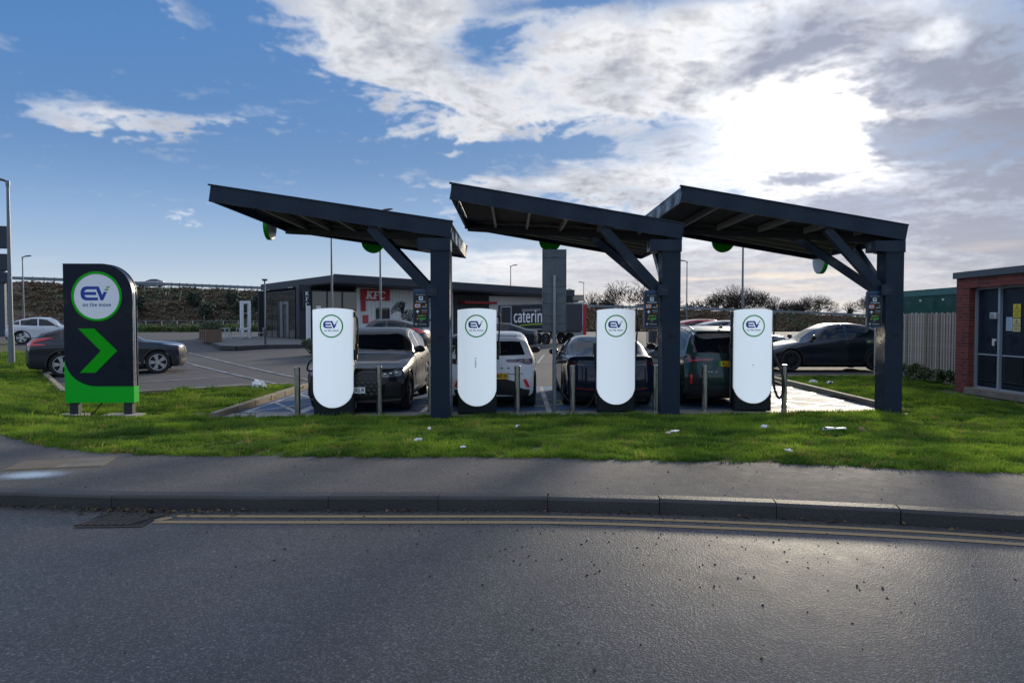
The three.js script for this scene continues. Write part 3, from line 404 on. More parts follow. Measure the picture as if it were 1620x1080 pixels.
// chargers
const panelMat = phys([0.9, 0.93, 0.95], 0.25, 0, { clearcoat: 0.8, clearcoatRoughness: 0.06, emissive: rgb(0.78, 0.9, 1), emissiveIntensity: 0.27 });
const cabinet = phys([0.008, 0.013, 0.014], 0.6, 0, { specularIntensity: 0.5 }), badge = new THREE.MeshStandardMaterial({ map: canvasTex(512, 512, (g, w, h) => logoDraw(g, w, h)), transparent: true, roughness: 0.35 });
const PW = 0.36, bulge = (x) => 0.075 * (1 - (x / PW) ** 2);
function panelGeo() {      // convex front with a straight top and a round foot
  const pos = [], uv = [], id = [], nx = 28, ny = 60, y0 = 0.165, y1 = 1.945;
  const hw = (y) => (y < 0.5 ? PW * Math.sqrt(Math.max(0, 1 - ((0.5 - y) / 0.335) ** 2)) : PW);
  const ys = [...Array(ny + 1).keys()].map((j) => { const t = j / ny; return t < 0.5 ? y0 + (0.5 - y0) * (1 - Math.cos(t * Math.PI)) : lerp(0.5, y1, (t - 0.5) * 2); });
  for (const y of ys) for (let i = -1; i <= nx + 1; i++) { const s = clamp(i / nx) * 2 - 1, w = hw(y), edge = Math.min(PW * (1 - Math.abs(s)) * (w / PW), y - y0, 0.022) / 0.022, x = s * w, arch = y > 1.86 ? 0.03 * (1 - s * s) * ((y - 1.86) / 0.085) : 0, back = i < 0 || i > nx ? -0.06 : 0; pos.push(x, y + arch, 0.02 + bulge(x) * 0.9 - 0.016 * (1 - Math.sqrt(clamp(1 - (1 - clamp(edge)) ** 2))) + back); uv.push(x, y); }
  const c = nx + 3; for (let j = 0; j < ny; j++) for (let i = 0; i < c - 1; i++) { const a = j * c + i; id.push(a, a + 1, a + c, a + 1, a + c + 1, a + c); }
  const o = pos.length / 3, l = ny * c; for (let i = 0; i < c; i++) { pos.push(pos[(l + i) * 3], pos[(l + i) * 3 + 1], -0.05); uv.push(0, 0); } for (let i = 0; i < c - 1; i++) id.push(l + i, l + i + 1, o + i, l + i + 1, o + i + 1, o + i);
  const g = new THREE.BufferGeometry(); g.setAttribute('position', new THREE.Float32BufferAttribute(pos, 3)); g.setAttribute('uv', new THREE.Float32BufferAttribute(uv, 2)); g.setIndex(id); return toCreasedNormals(g, 0.7);
}
function onPanel(w, h, x, y) { const g = new THREE.PlaneGeometry(w, h, 16, 1); const p = g.attributes.position; for (let i = 0; i < p.count; i++) { p.setX(i, p.getX(i) + x); p.setY(i, p.getY(i) + y); p.setZ(i, 0.0225 + bulge(p.getX(i)) * 0.9); } g.computeVertexNormals(); return g; }
function makeCharger() {
  const t = thing('charger', '', 'EV charger', [0, 0, 0], 0, 'white chargers in a row along the pad');
  part('light_panel', panelGeo(), panelMat, t).userData.label = 'backlit glowing white front panel with a rounded foot';
  part('logo', onPanel(0.42, 0.42, -0.01, 1.65), badge, t);
  { const g = new THREE.RingGeometry(0.187, 0.21, 64, 2), p = g.attributes.position; for (let i = 0; i < p.count; i++) { p.setX(i, p.getX(i) - 0.01); p.setY(i, p.getY(i) + 1.65); p.setZ(i, 0.0245 + bulge(p.getX(i)) * 0.9); } g.computeVertexNormals(); part('logo_ring', g, std([0.02, 0.40, 0.02], 0.45), t); }
  part('cabinet', rbox(0.685, 1.87, 0.34, 0.012, 0.005, 0.97, -0.155), cabinet, t);
  part('plinth', rbox(0.712, 0.42, 0.06, 0.006, 0.002, 0.22, -0.036), cabinet, t);
  parts('side_trim', [box(0.012, 1.8, 0.02, 0.352, 1.03, -0.02), box(0.012, 1.8, 0.02, 0.352, 1.03, -0.32), box(0.012, 1.8, 0.02, -0.342, 1.03, -0.02), box(0.012, 1.8, 0.02, -0.342, 1.03, -0.32)], alu, t);
  part('lid', rbox(0.69, 0.03, 0.35, 0.01, 0.005, 1.92, -0.155), cabinet, t);
  for (const s of [-1, 1]) {
    const h = part('cable_holster', rbox(0.07, 0.2, 0.09, 0.02, 0.005 + s * 0.375, 1.12, -0.15), black, t); part('cable_guide', rbox(0.05, 0.1, 0.06, 0.015, 0.005 + s * 0.38, 1.86, -0.06), black, t);
    part('plug', [cyl(0.024, 0.03, 0.16, 0.005 + s * 0.4, 1.2, -0.14, 12), rbox(0.05, 0.07, 0.06, 0.015, 0.005 + s * 0.395, 1.29, -0.14)], black, h);
  }
  parts('bracket', [box(0.03, 0.07, 0.03, 0.362, 1.87, -0.02)], alu, t);
  return t;
}
const foot = 0.012, ch0 = makeCharger();
const spots = [[-3.26, 12.39, 0.06], [-0.65, 12.64, 0.02], [1.97, 12.9, -0.02], [4.63, 13.08, -0.05]];
const chLabels = ['white charger in front of the black car that faces the road', 'white charger in front of the white hatchback, with a small green vertical print', 'white charger behind the dark blue saloon, right of the signpost', 'white charger behind the dark green car, its black cable hanging in a loop'];
const chargers = spots.map(([x, d, a], i) => { if (i) return copyOf(ch0, chLabels[i], [x, foot, -d - 0.02], a); ch0.userData.label = chLabels[0]; ch0.position.set(x, foot, -d - 0.02); ch0.rotation.y = a; return ch0; });
const greenPrint = new THREE.MeshStandardMaterial({ transparent: true, roughness: 0.4, map: canvasTex(64, 256, (g, w, h) => { g.fillStyle = '#59b82e'; g.save(); g.translate(44, 236); g.rotate(-Math.PI / 2); g.font = 'bold 44px sans-serif'; g.fillText('gridserv', 0, 0, 210); g.restore(); }) });
greenPrint.map = canvasTex(64, 256, (g) => { g.fillStyle = '#4fae2a'; g.beginPath(); g.arc(32, 226, 18, 0, 7); g.fill(); g.fillRect(14, 150, 36, 34); g.fillRect(22, 110, 26, 24); g.fillRect(18, 60, 14, 30); g.beginPath(); g.arc(38, 30, 16, 0, 7); g.fill(); g.fillStyle = '#2a65a8'; g.fillRect(26, 92, 18, 12); g.fillStyle = '#eef5fa'; g.fillRect(26, 160, 10, 12); g.fillRect(30, 218, 6, 14); });
part('small_print', onPanel(0.05, 0.2, -0.025, 0.98), greenPrint, chargers[1]);
part('status_light', onPanel(0.03, 0.014, -0.02, 0.9), std([0.02, 0.45, 0.06], 0.4), chargers[3]);
// charging cables
part('cable', tube([[0.39, 1.2, -0.1], [0.46, 1.0, -0.06], [0.56, 0.72, 0.0], [0.58, 0.4, 0.03], [0.5, 0.26, 0.03], [0.43, 0.4, 0.0], [0.4, 0.8, -0.08], [0.385, 1.05, -0.14]], 0.024, 60), rubber, chargers[3]);
part('cable', tube([[0.385, 1.2, -0.16], [0.43, 1.5, -0.12], [0.44, 1.82, -0.06], [0.41, 1.88, -0.05]], 0.014, 40), rubber, chargers[3]);
part('cable', tube([[0.385, 1.1, -0.16], [0.42, 1.4, -0.14], [0.42, 1.8, -0.1], [0.38, 1.86, -0.08]], 0.014, 40), rubber, chargers[0]);
part('cable', tube([[-0.37, 1.05, -0.2], [-0.47, 1.0, -0.28], [-0.53, 0.92, -0.34], [-0.55, 0.83, -0.38], [-0.5, 0.8, -0.5], [-0.42, 0.88, -0.62]], 0.017, 50), rubber, chargers[0]);
part('cable', tube([[0.385, 1.15, -0.16], [0.41, 1.5, -0.14], [0.42, 1.85, -0.1], [0.38, 1.88, -0.08]], 0.015, 40), rubber, chargers[1]);
part('cable', tube([[0.385, 1.1, -0.16], [0.41, 1.4, -0.14], [0.42, 1.8, -0.1], [0.38, 1.86, -0.08]], 0.015, 40), rubber, chargers[2]);

// bollards
{
  const steel = std([0.42, 0.4, 0.375], 0.34, 1, { roughnessMap: again(scuff, 3), bumpMap: grainBump, bumpScale: 0.0003 }); steel.roughness = 0.6;
  const prof = [[0.052, 0], [0.052, 0.885], [0.05, 0.893], [0.044, 0.898], [0, 0.9]].map(([x, y]) => new THREE.Vector2(x, y));
  const b = thing('bollard', '', 'bollard', [0, 0, 0], 0, 'steel bollards along the pad');
  part('tube', new THREE.LatheGeometry(prof, 32), steel, b); part('foot_collar', move(cyl(0.056, 0.058, 0.025, 0, 0.012, 0, 32), 0, 0, 0), steel, b);
  const at = [[-3.98, 12.62, 'brushed steel bollard at the left end, left of the first charger'], [-2.48, 12.72, 'brushed steel bollard in front of the black car number plate'], [-1.53, 12.78, 'brushed steel bollard mostly hidden behind the left canopy post'], [0.1, 12.9, 'brushed steel bollard in front of the white hatchback rear corner'], [1.16, 13.02, 'brushed steel bollard between the signpost and the third charger'], [2.76, 13.08, 'brushed steel bollard left of the middle canopy post'], [3.73, 13.18, 'brushed steel bollard between the middle canopy post and the fourth charger'], [5.31, 13.27, 'brushed steel bollard at the right end beside the hanging cable']];
  at.forEach(([x, d, l], i) => { if (i) copyOf(b, l, [x, foot, -d]); else { b.userData.label = l; b.position.set(x, foot, -d); } });
}
// road sign seen from behind
{
  const t = thing('road_sign', 'tall grey road sign seen from behind on a galvanised post', 'road sign', [0.8, foot, -12.86]);
  const back = std([0.085, 0.105, 0.125], 0.55, 0.3, { roughnessMap: again(scuff, 0.8) });
  part('post', cyl(0.038, 0.038, 2.6, 0, 1.3, 0, 20), galv, t);
  parts('panel_piece', [rbox(0.445, 1.55, 0.004, 0.002, 0, 2.32, -0.075), box(0.012, 1.55, 0.018, -0.222, 2.32, -0.066), box(0.012, 1.55, 0.018, 0.222, 2.32, -0.066)], back, t);
  for (const y of [1.72, 1.87, 2.1, 2.28, 2.42, 2.96]) part('channel', [box(0.4, 0.035, 0.022, 0, y, -0.06), box(0.1, 0.025, 0.045, 0, y, -0.03)], back, t);
  const bp = part('base_plate', box(0.24, 0.014, 0.2, 0, 0.012, 0), alu, t); parts('bolt', [[-0.09, 0.07], [0.09, 0.07], [-0.09, -0.07], [0.09, -0.07]].map(([x, z]) => cyl(0.014, 0.014, 0.03, x, 0.025, z, 6)), alu, bp);
}
// entrance totem
{
  const t = thing('totem_sign', 'tall dark blue totem sign with round EV logo and green arrow standing on the grass', 'totem sign', [-7.95, 0.1, -12.1], 0.03);
  const W = 1.2, b = 0.2, T = 2.67, q = 0.54;
  const out = (e = 0) => { const s = new THREE.Shape(); s.moveTo(e, b + e); s.lineTo(W - e, b + e); s.lineTo(W - e, T - q); s.absarc(W - q, T - q, q - e, 0, Math.PI / 2); s.lineTo(e, T - e); s.closePath(); return s; };
  const blueFace = phys([0.003, 0.009, 0.02], 0.8, 0, { specularIntensity: 0.5, roughnessMap: again(scuff, 0.5) });
  part('face_plate', move(extrude(out(), 0.03, 0, 24), 0, 0, -0.03), blueFace, t);
  parts('edge', [move(extrude(out(0.012), 0.05, 0, 24), 0, 0, -0.08), move(extrude(out(0.012), 0.05, 0, 24), 0, 0, -0.15)], std([0.5, 0.5, 0.5], 0.25, 1), t);
  part('sky_tinted_edge', move(extrude(out(0.006), 0.022, 0, 24), 0, 0, -0.1005), std([0.10, 0.20, 0.38], 0.3, 0.7), t);  // blue colour paints the sky reflection into the metal edge
  part('back_plate', move(extrude(out(), 0.03, 0, 24), 0, 0, -0.18), blueFace, t);
  const gs = new THREE.Shape(); gs.moveTo(0, b - 0.001); gs.lineTo(W, b - 0.001); gs.lineTo(W, b + 0.29); gs.lineTo(0.56, b + 0.29); gs.bezierCurveTo(0.24, b + 0.3, 0.04, b + 0.5, 0, b + 0.76); gs.closePath();
  part('green_foot', [extrude(gs, 0.004, 0, 24), box(0.004, 0.29, 0.18, W + 0.002, b + 0.145, -0.09)], phys([0.003, 0.44, 0.02], 0.7, 0, { specularIntensity: 0.4 }), t);
  part('arrow', extrude(shapeOf([[0.25, 1.52], [0.53, 1.52], [0.925, 1.124], [0.54, 0.735], [0.27, 0.735], [0.64, 1.124]]), 0.006), phys([0.003, 0.38, 0.003], 0.7, 0, { specularIntensity: 0.4 }), t);
  const r = part('ring', ring(0.398, 0.44, 0.012), phys([0.004, 0.42, 0.008], 0.6, 0, { specularIntensity: 0.4 }), t); r.position.set(0.585, 2.09, 0);
  const d = part('logo', new THREE.CircleGeometry(0.4, 64), new THREE.MeshStandardMaterial({ map: canvasTex(512, 512, (g, w, h) => { g.fillStyle = '#eef1f4'; g.fillRect(0, 0, w, h); logoDraw(g, w, h); }), roughness: 0.5 }), t); d.position.set(0.585, 2.09, 0.007);
  for (const x of [0.13, 1.08]) part('leg', rbox(0.15, 0.32, 0.12, 0.006, x, 0.05, -0.09), std([0.02, 0.022, 0.03], 0.6), t);
  parts('footing', [box(0.46, 0.05, 0.3, 0.1, -0.03, -0.03), box(0.62, 0.05, 0.34, 1.0, -0.034, -0.03)], std([0.5, 0.5, 0.48], 0.8, 0, { map: concreteMap }), t);
  part('cable', tube([[0.62, 0.22, -0.1], [0.55, 0.1, -0.02], [0.5, -0.02, 0.05], [0.62, -0.03, 0.1]], 0.012, 20), rubber, t);
}
// ------------------------------------------------------------------ cars. Local axes: front towards +x, y up, left side at -z
const glassDark = phys([0.006, 0.009, 0.013], 0.03, 0, { specularIntensity: 0.85 }), tyreM = std(0.016, 0.85), trimM = std(0.014, 0.6), lampGlass = phys([0.08, 0.085, 0.09], 0.1, 0.2, { clearcoat: 1 }), redLamp = phys([0.28, 0.006, 0.012], 0.15, 0, { clearcoat: 1 }), redLit = phys([0.6, 0.015, 0.02], 0.2, 0, { clearcoat: 1 }), darkLamp = phys([0.05, 0.008, 0.012], 0.12, 0, { clearcoat: 1 }), rimDark = std([0.05, 0.052, 0.056], 0.35, 0.7), rimSilver = std([0.5, 0.51, 0.52], 0.3, 0.9), seam = std(0.004, 0.9);
const paint = (c, metal = 0.35) => phys(c, 0.4, metal, { clearcoat: 0.8, clearcoatRoughness: 0.03, specularIntensity: 0.25 });
const csg = new Evaluator(); csg.attributes = ['position', 'normal']; csg.useGroups = false;
function carShell(s) {
  const top = interp(s.top), belt = interp(s.belt), nose = interp(s.nose), tail = interp(s.tail), W = s.W / 2, L = s.L, sub = 4;
  const plan = (x) => { const f = clamp(1 - x / 1.1), r = clamp(1 - (L - x) / 1.2); return 1 - 0.05 * f * f - 0.06 * r * r; };
  const section = (x) => {
    const w = W * plan(x), f = clamp(1 - x / 0.8), r = clamp(1 - (L - x) / 0.9), yb = s.clr + 0.03 * f + 0.06 * r, yt = top(x), be = Math.min(belt(x), yt - 0.012), gh = yt - be, k = clamp(gh / 0.45), wr = lerp(w * 0.9, w * 0.955 - s.tumble * gh, k), cr = 0.02 + 0.03 * k;
    return [[0, yb], [w * 0.55, yb], [w * 0.88, yb + 0.005], [w * 0.965, yb + 0.06], [w * 0.985, lerp(yb, be, 0.3)], [w * (s.waist || 0.985), lerp(yb, be, 0.52)], [w, lerp(yb, be, 0.74)], [w * 0.99, lerp(yb, be, 0.88)], [w * 0.955, be], [lerp(w * 0.93, wr + 0.02, 0.5), lerp(be, yt - cr, 0.5)], [lerp(w * 0.86, wr, k), yt - cr - 0.035 * k], [lerp(w * 0.74, wr - 0.09, k), yt - 0.012 - 0.012 * k], [w * 0.45, yt - 0.003], [0, yt]];
  };
  const ring = (x) => { const p = section(x), out = [p[0]]; for (let i = 0; i < p.length - 1; i++) for (let k = 1; k <= sub; k++) { const t = k / sub, a = p[Math.max(0, i - 1)], b = p[i], c = p[i + 1], d = p[Math.min(p.length - 1, i + 2)]; const q = [0, 1].map((j) => { const m0 = (c[j] - a[j]) * 0.5 * 0.6, m1 = (d[j] - b[j]) * 0.5 * 0.6, t2 = t * t, t3 = t2 * t; return (2 * t3 - 3 * t2 + 1) * b[j] + (t3 - 2 * t2 + t) * m0 + (-2 * t3 + 3 * t2) * c[j] + (t3 - t2) * m1; }); out.push(q); } return out; };
  const N = s.fine || 72, pos = [], id = [], place = (t, z, y) => { const az = Math.abs(z) / W, A = nose(y) + (s.bulgeF || 0.2) * az ** 2.6, B = L - tail(y) - (s.bulgeR || 0.14) * az ** 2.8; return [L / 2 - lerp(A, B, t), y, z]; };
  let M0 = 0;
  for (let i = 0; i <= N; i++) { const u = i / N, t = u - Math.sin(u * 6.2832) / 6.2832 * 0.55, h = ring(t * L); M0 = h.length; const full = [...h, ...h.slice(1, -1).reverse().map(([z, y]) => [-z, y])]; for (const [z, y] of full) pos.push(...place(t, z, y)); }
  const P = 2 * M0 - 2;
  for (let i = 0; i < N; i++) for (let j = 0; j < P; j++) { const a = i * P + j, b = i * P + ((j + 1) % P), c = a + P, d = b + P; id.push(a, c, b, b, c, d); }
  for (const [row, flip] of [[0, false], [N, true]]) {   // rounded end caps
    const K = 10, h = ring((row / N) * L), start = pos.length / 3;
    for (let j = 0; j < M0; j++) for (let k = 0; k <= K; k++) { const z = h[j][0] * (1 - (2 * k) / K); pos.push(...place(row / N, z, h[j][1])); }
    for (let j = 0; j < M0 - 1; j++) for (let k = 0; k < K; k++) { const a = start + j * (K + 1) + k, b = a + 1, c = a + K + 1, d = c + 1; if (flip) id.push(a, b, c, b, d, c); else id.push(a, c, b, b, c, d); }
  }
  let g = new THREE.BufferGeometry(); g.setAttribute('position', new THREE.Float32BufferAttribute(pos, 3)); g.setIndex(id); g = mergeVertices(g, 1e-4); g.computeVertexNormals();
  return g;
}
function wheelGeo(r, w, style) {
  const P = (x, y) => new THREE.Vector2(x, y), h = w / 2, ri = r * 0.7;
  const tyre = new THREE.LatheGeometry([P(ri, -h * 0.8), P(ri + 0.01, -h * 0.95), P(r * 0.9, -h), P(r * 0.97, -h * 0.86), P(r, -h * 0.6), P(r, h * 0.6), P(r * 0.97, h * 0.86), P(r * 0.9, h), P(ri + 0.01, h * 0.95), P(ri, h * 0.8)], 40).rotateX(Math.PI / 2);
  const rim = [new THREE.LatheGeometry([P(ri + 0.004, h * 0.82), P(ri - 0.012, h * 0.9), P(ri - 0.025, h * 0.8), P(ri - 0.03, -h * 0.5)], 40).rotateX(Math.PI / 2), cyl(0.075, 0.085, 0.05, 0, 0, 0, 20).rotateX(Math.PI / 2).translate(0, 0, h * 0.72)];
  const n = style === 10 ? 10 : 5;
  for (let k = 0; k < n; k++) { const a = (k / n) * 6.2832 + 0.3; const spoke = (da, b0, b1) => { const g = extrude(shapeOf([[-b0, 0.05], [b0, 0.05], [b1, ri - 0.01], [-b1, ri - 0.01]]), 0.03, 0.006); g.rotateZ(a + da); g.translate(0, 0, h * 0.5); return g; }; if (style === 10) rim.push(spoke(0, 0.018, 0.016)); else if (style === 2) { rim.push(spoke(0.16, 0.02, 0.024), spoke(-0.16, 0.02, 0.024)); } else rim.push(spoke(0, 0.045, 0.07)); }
  const disc = cyl(ri - 0.02, ri - 0.02, 0.02, 0, 0, 0, 32).rotateX(Math.PI / 2).translate(0, 0, h * 0.1);
  return { tyre: norm(tyre), rim: merge(rim), disc };
}
function makeCar(s, name, label, pos, turn, category = 'car', group) {
  const t = thing(name, label, category, pos, turn, group), shell = carShell(s), bvh = new MeshBVH(shell), L2 = s.L / 2, W2 = s.W / 2;
  const ray = new THREE.Ray(), hit = (o, d) => { ray.origin.set(...o); ray.direction.set(...d); return bvh.raycastFirst(ray, THREE.DoubleSide); };
  // wheel wells cut out of the shell
  const ax = [L2 - s.front, L2 - s.front - s.base], r = s.r;
  let body = shell;
  if (!s.far) {
    const wells = []; for (const x of ax) for (const z of [-1, 1]) wells.push(new THREE.CylinderGeometry(r + 0.05, r + 0.05, 0.36, 32).rotateX(Math.PI / 2).translate(x, r, z * (W2 - 0.1)));
    let a = new Brush(shell); a.updateMatrixWorld(); for (const w of wells) { w.deleteAttribute('uv'); const b = new Brush(w); b.updateMatrixWorld(); a = csg.evaluate(a, b, SUBTRACTION); a.updateMatrixWorld(); }
    body = toCreasedNormals(a.geometry, 0.62);
  } else body = toCreasedNormals(shell.toNonIndexed(), 0.62);
  part('body', body, s.paint, t);
  // a patch laid on the shell between two edges; axis 'side' takes [x, y], 'top' [x, z], 'front' and 'rear' [z, y]
  const edge = (pts, u) => { const n = pts.length - 1, k = Math.min(n - 1, Math.floor(u * n)), f = u * n - k; return [lerp(pts[k][0], pts[k + 1][0], f), lerp(pts[k][1], pts[k + 1][1], f)]; };
  const patch = (axis, lo, hi, off = 0.004, nu = 14, nv = 6, sgn = 1) => {
    const P = [], ok = [], id = [], back = [];
    for (let i = 0; i <= nu; i++) for (let j = 0; j <= nv; j++) {
      const a = edge(lo, i / nu), b = edge(hi, i / nu), x = lerp(a[0], b[0], j / nv), y = lerp(a[1], b[1], j / nv);
      const [o, d] = axis === 'side' ? [[x, y, sgn * 4], [0, 0, -sgn]] : axis === 'top' ? [[x, 5, y], [0, -1, 0]] : axis === 'front' ? [[9, y, x], [-1, 0, 0]] : [[-9, y, x], [1, 0, 0]];
      const h = hit(o, d); ok.push(!!h); const n = new THREE.Vector3(-d[0], -d[1], -d[2]);
      if (h) { const m = h.face.normal.clone(); if (m.dot(n) < 0) m.negate(); m.lerp(n, 0.35).normalize(); P.push(h.point.clone().addScaledVector(m, off)); back.push(h.point.clone().addScaledVector(m, -0.02)); } else { P.push(new THREE.Vector3()); back.push(new THREE.Vector3()); }
    }
    const c = nv + 1, nP = P.length, quad = (a, b, d, e) => { if (ok[a % nP] && ok[b % nP] && ok[d % nP] && ok[e % nP]) id.push(a, b, d, b, e, d); };
    for (let i = 0; i < nu; i++) for (let j = 0; j < nv; j++) { const a = i * c + j; quad(a, a + c, a + 1, a + c + 1); }
    for (let i = 0; i < nu; i++) for (const j of [0, nv]) { const a = i * c + j; quad(a, a + c, a + nP, a + c + nP); }
    for (let j = 0; j < nv; j++) for (const i of [0, nu]) { const a = i * c + j; quad(a, a + 1, a + nP, a + 1 + nP); }
    const g = new THREE.BufferGeometry(); g.setAttribute('position', new THREE.Float32BufferAttribute([...P, ...back].flatMap((v) => [v.x, v.y, v.z]), 3)); g.setIndex(id);
    return toCreasedNormals(g, 0.8);
  };
  const X = (x) => L2 - x;        // from distance behind the nose
  const fx = (pts) => pts.map(([x, y]) => [X(x), y]);
  const sides = s.sides || [-1, 1];
  if (s.screen) part('windscreen', patch('top', s.screen.lo.map(([x, z]) => [X(x), z]), s.screen.hi.map(([x, z]) => [X(x), z]), 0.004, 16, 10), glassDark, t);
  if (s.glassRoof) part('glass_roof', patch('top', s.glassRoof.lo.map(([x, z]) => [X(x), z]), s.glassRoof.hi.map(([x, z]) => [X(x), z]), 0.003, 16, 10), glassDark, t);
  for (const z of sides) for (const w of s.windows || []) { const win = part('side_window', patch('side', fx(w.lo), fx(w.hi), 0.004, 14, 6, z), glassDark, t); }
  for (const z of sides) for (const w of s.sideTrim || []) part('side_trim', patch('side', fx(w.lo), fx(w.hi), w.off || 0.012, 20, 2, z), w.mat || trimM, t);
  for (const z of sides) for (const [k, dr] of (s.doors || []).entries()) { const d = part('door', patch('side', fx(dr.lo), fx(dr.hi), 0.005, 16, 10, z), s.paint, t); if (dr.handle) part('handle', patch('side', fx([[dr.handle[0], dr.handle[1]], [dr.handle[0] + 0.2, dr.handle[1]]]), fx([[dr.handle[0], dr.handle[1] + 0.028], [dr.handle[0] + 0.2, dr.handle[1] + 0.028]]), 0.022, 4, 2, z), s.handleM || s.paint, d); }
  for (const [nm, axis, lo, hi, m, off, both] of s.bits || []) { part(nm, patch(axis, lo, hi, off || 0.006, 14, 5), m, t); if (both) part(nm, patch(axis, lo.map(([a, b]) => [-a, b]), hi.map(([a, b]) => [-a, b]), off || 0.006, 14, 5), m, t); }
  // wheels
  const wg = wheelGeo(r, s.tyre || 0.235, s.rim || 5);
  for (const x of ax) for (const z of [-1, 1]) { const w = part('wheel', wg.tyre, tyreM, t); w.name = 'wheel'; w.position.set(x, r, z * (W2 - (s.tyre || 0.235) / 2 - 0.012)); if (z < 0) w.rotation.y = Math.PI; part('rim', wg.rim, s.rimM || rimDark, w); part('brake_disc', wg.disc, std(0.02, 0.7), w); }
  if (!s.far) parts('wheel_arch_trim', ax.flatMap((x) => [-1, 1].map((z) => new THREE.TorusGeometry(r + 0.058, s.archT || 0.016, 8, 28, Math.PI * 1.08).rotateZ(-0.04 * Math.PI).translate(x, r, z * (W2 * (s.archIn || 0.985))))), s.archM || s.paint, t);
  // mirrors
  if (s.mirror) for (const z of [-1, 1]) { const g = new THREE.SphereGeometry(1, 18, 12); g.scale(0.1, 0.075, 0.115); const p = g.attributes.position; for (let i = 0; i < p.count; i++) if (p.getX(i) < -0.03) p.setX(i, -0.03); g.computeVertexNormals(); const m = part('wing_mirror', g, s.mirrorM || s.paint, t); m.position.set(X(s.mirror[0]), s.mirror[1], z * (W2 + 0.05)); part('mirror_stalk', bar([-0.02, -0.05, z * -0.02], [-0.02, -0.1, z * -0.16], 0.04, 0.03), trimM, m); }
  part('underbody', box(s.L - 1.0, 0.12, s.W - 0.35, 0, s.clr + 0.02, 0), trimM, t);
  t.userData.X = undefined; delete t.userData.X;
  return { t, patch, X, hit, L2, W2 };
}
function plate(parent, text, yellow, [x, y, z], turn, tilt = 0, shift = 0, band) {
  const m = new THREE.MeshStandardMaterial({ roughness: 0.4, map: canvasTex(512, 110, (g, w, h) => { g.fillStyle = yellow ? '#e8b416' : '#e6e8e6'; g.fillRect(0, 0, w, h); if (band) { g.fillStyle = '#1f9a4a'; g.fillRect(0, 0, 46, h); } g.fillStyle = '#15161a'; g.font = 'bold 96px sans-serif'; g.textAlign = shift < 0 ? 'left' : 'right'; g.fillText(text, shift < 0 ? 70 : w - 14, 90); }) });
  const p = part('number_plate', rbox(0.53, 0.115, 0.012, 0.004), trimM, parent); p.position.set(x, y, z); p.rotation.set(0, turn, 0); p.rotateX(tilt); part('plate_face', planeUV(0.52, 0.111, 0, 0, 0.0065), m, p);
}
const carGroup = 'cars in the car park';
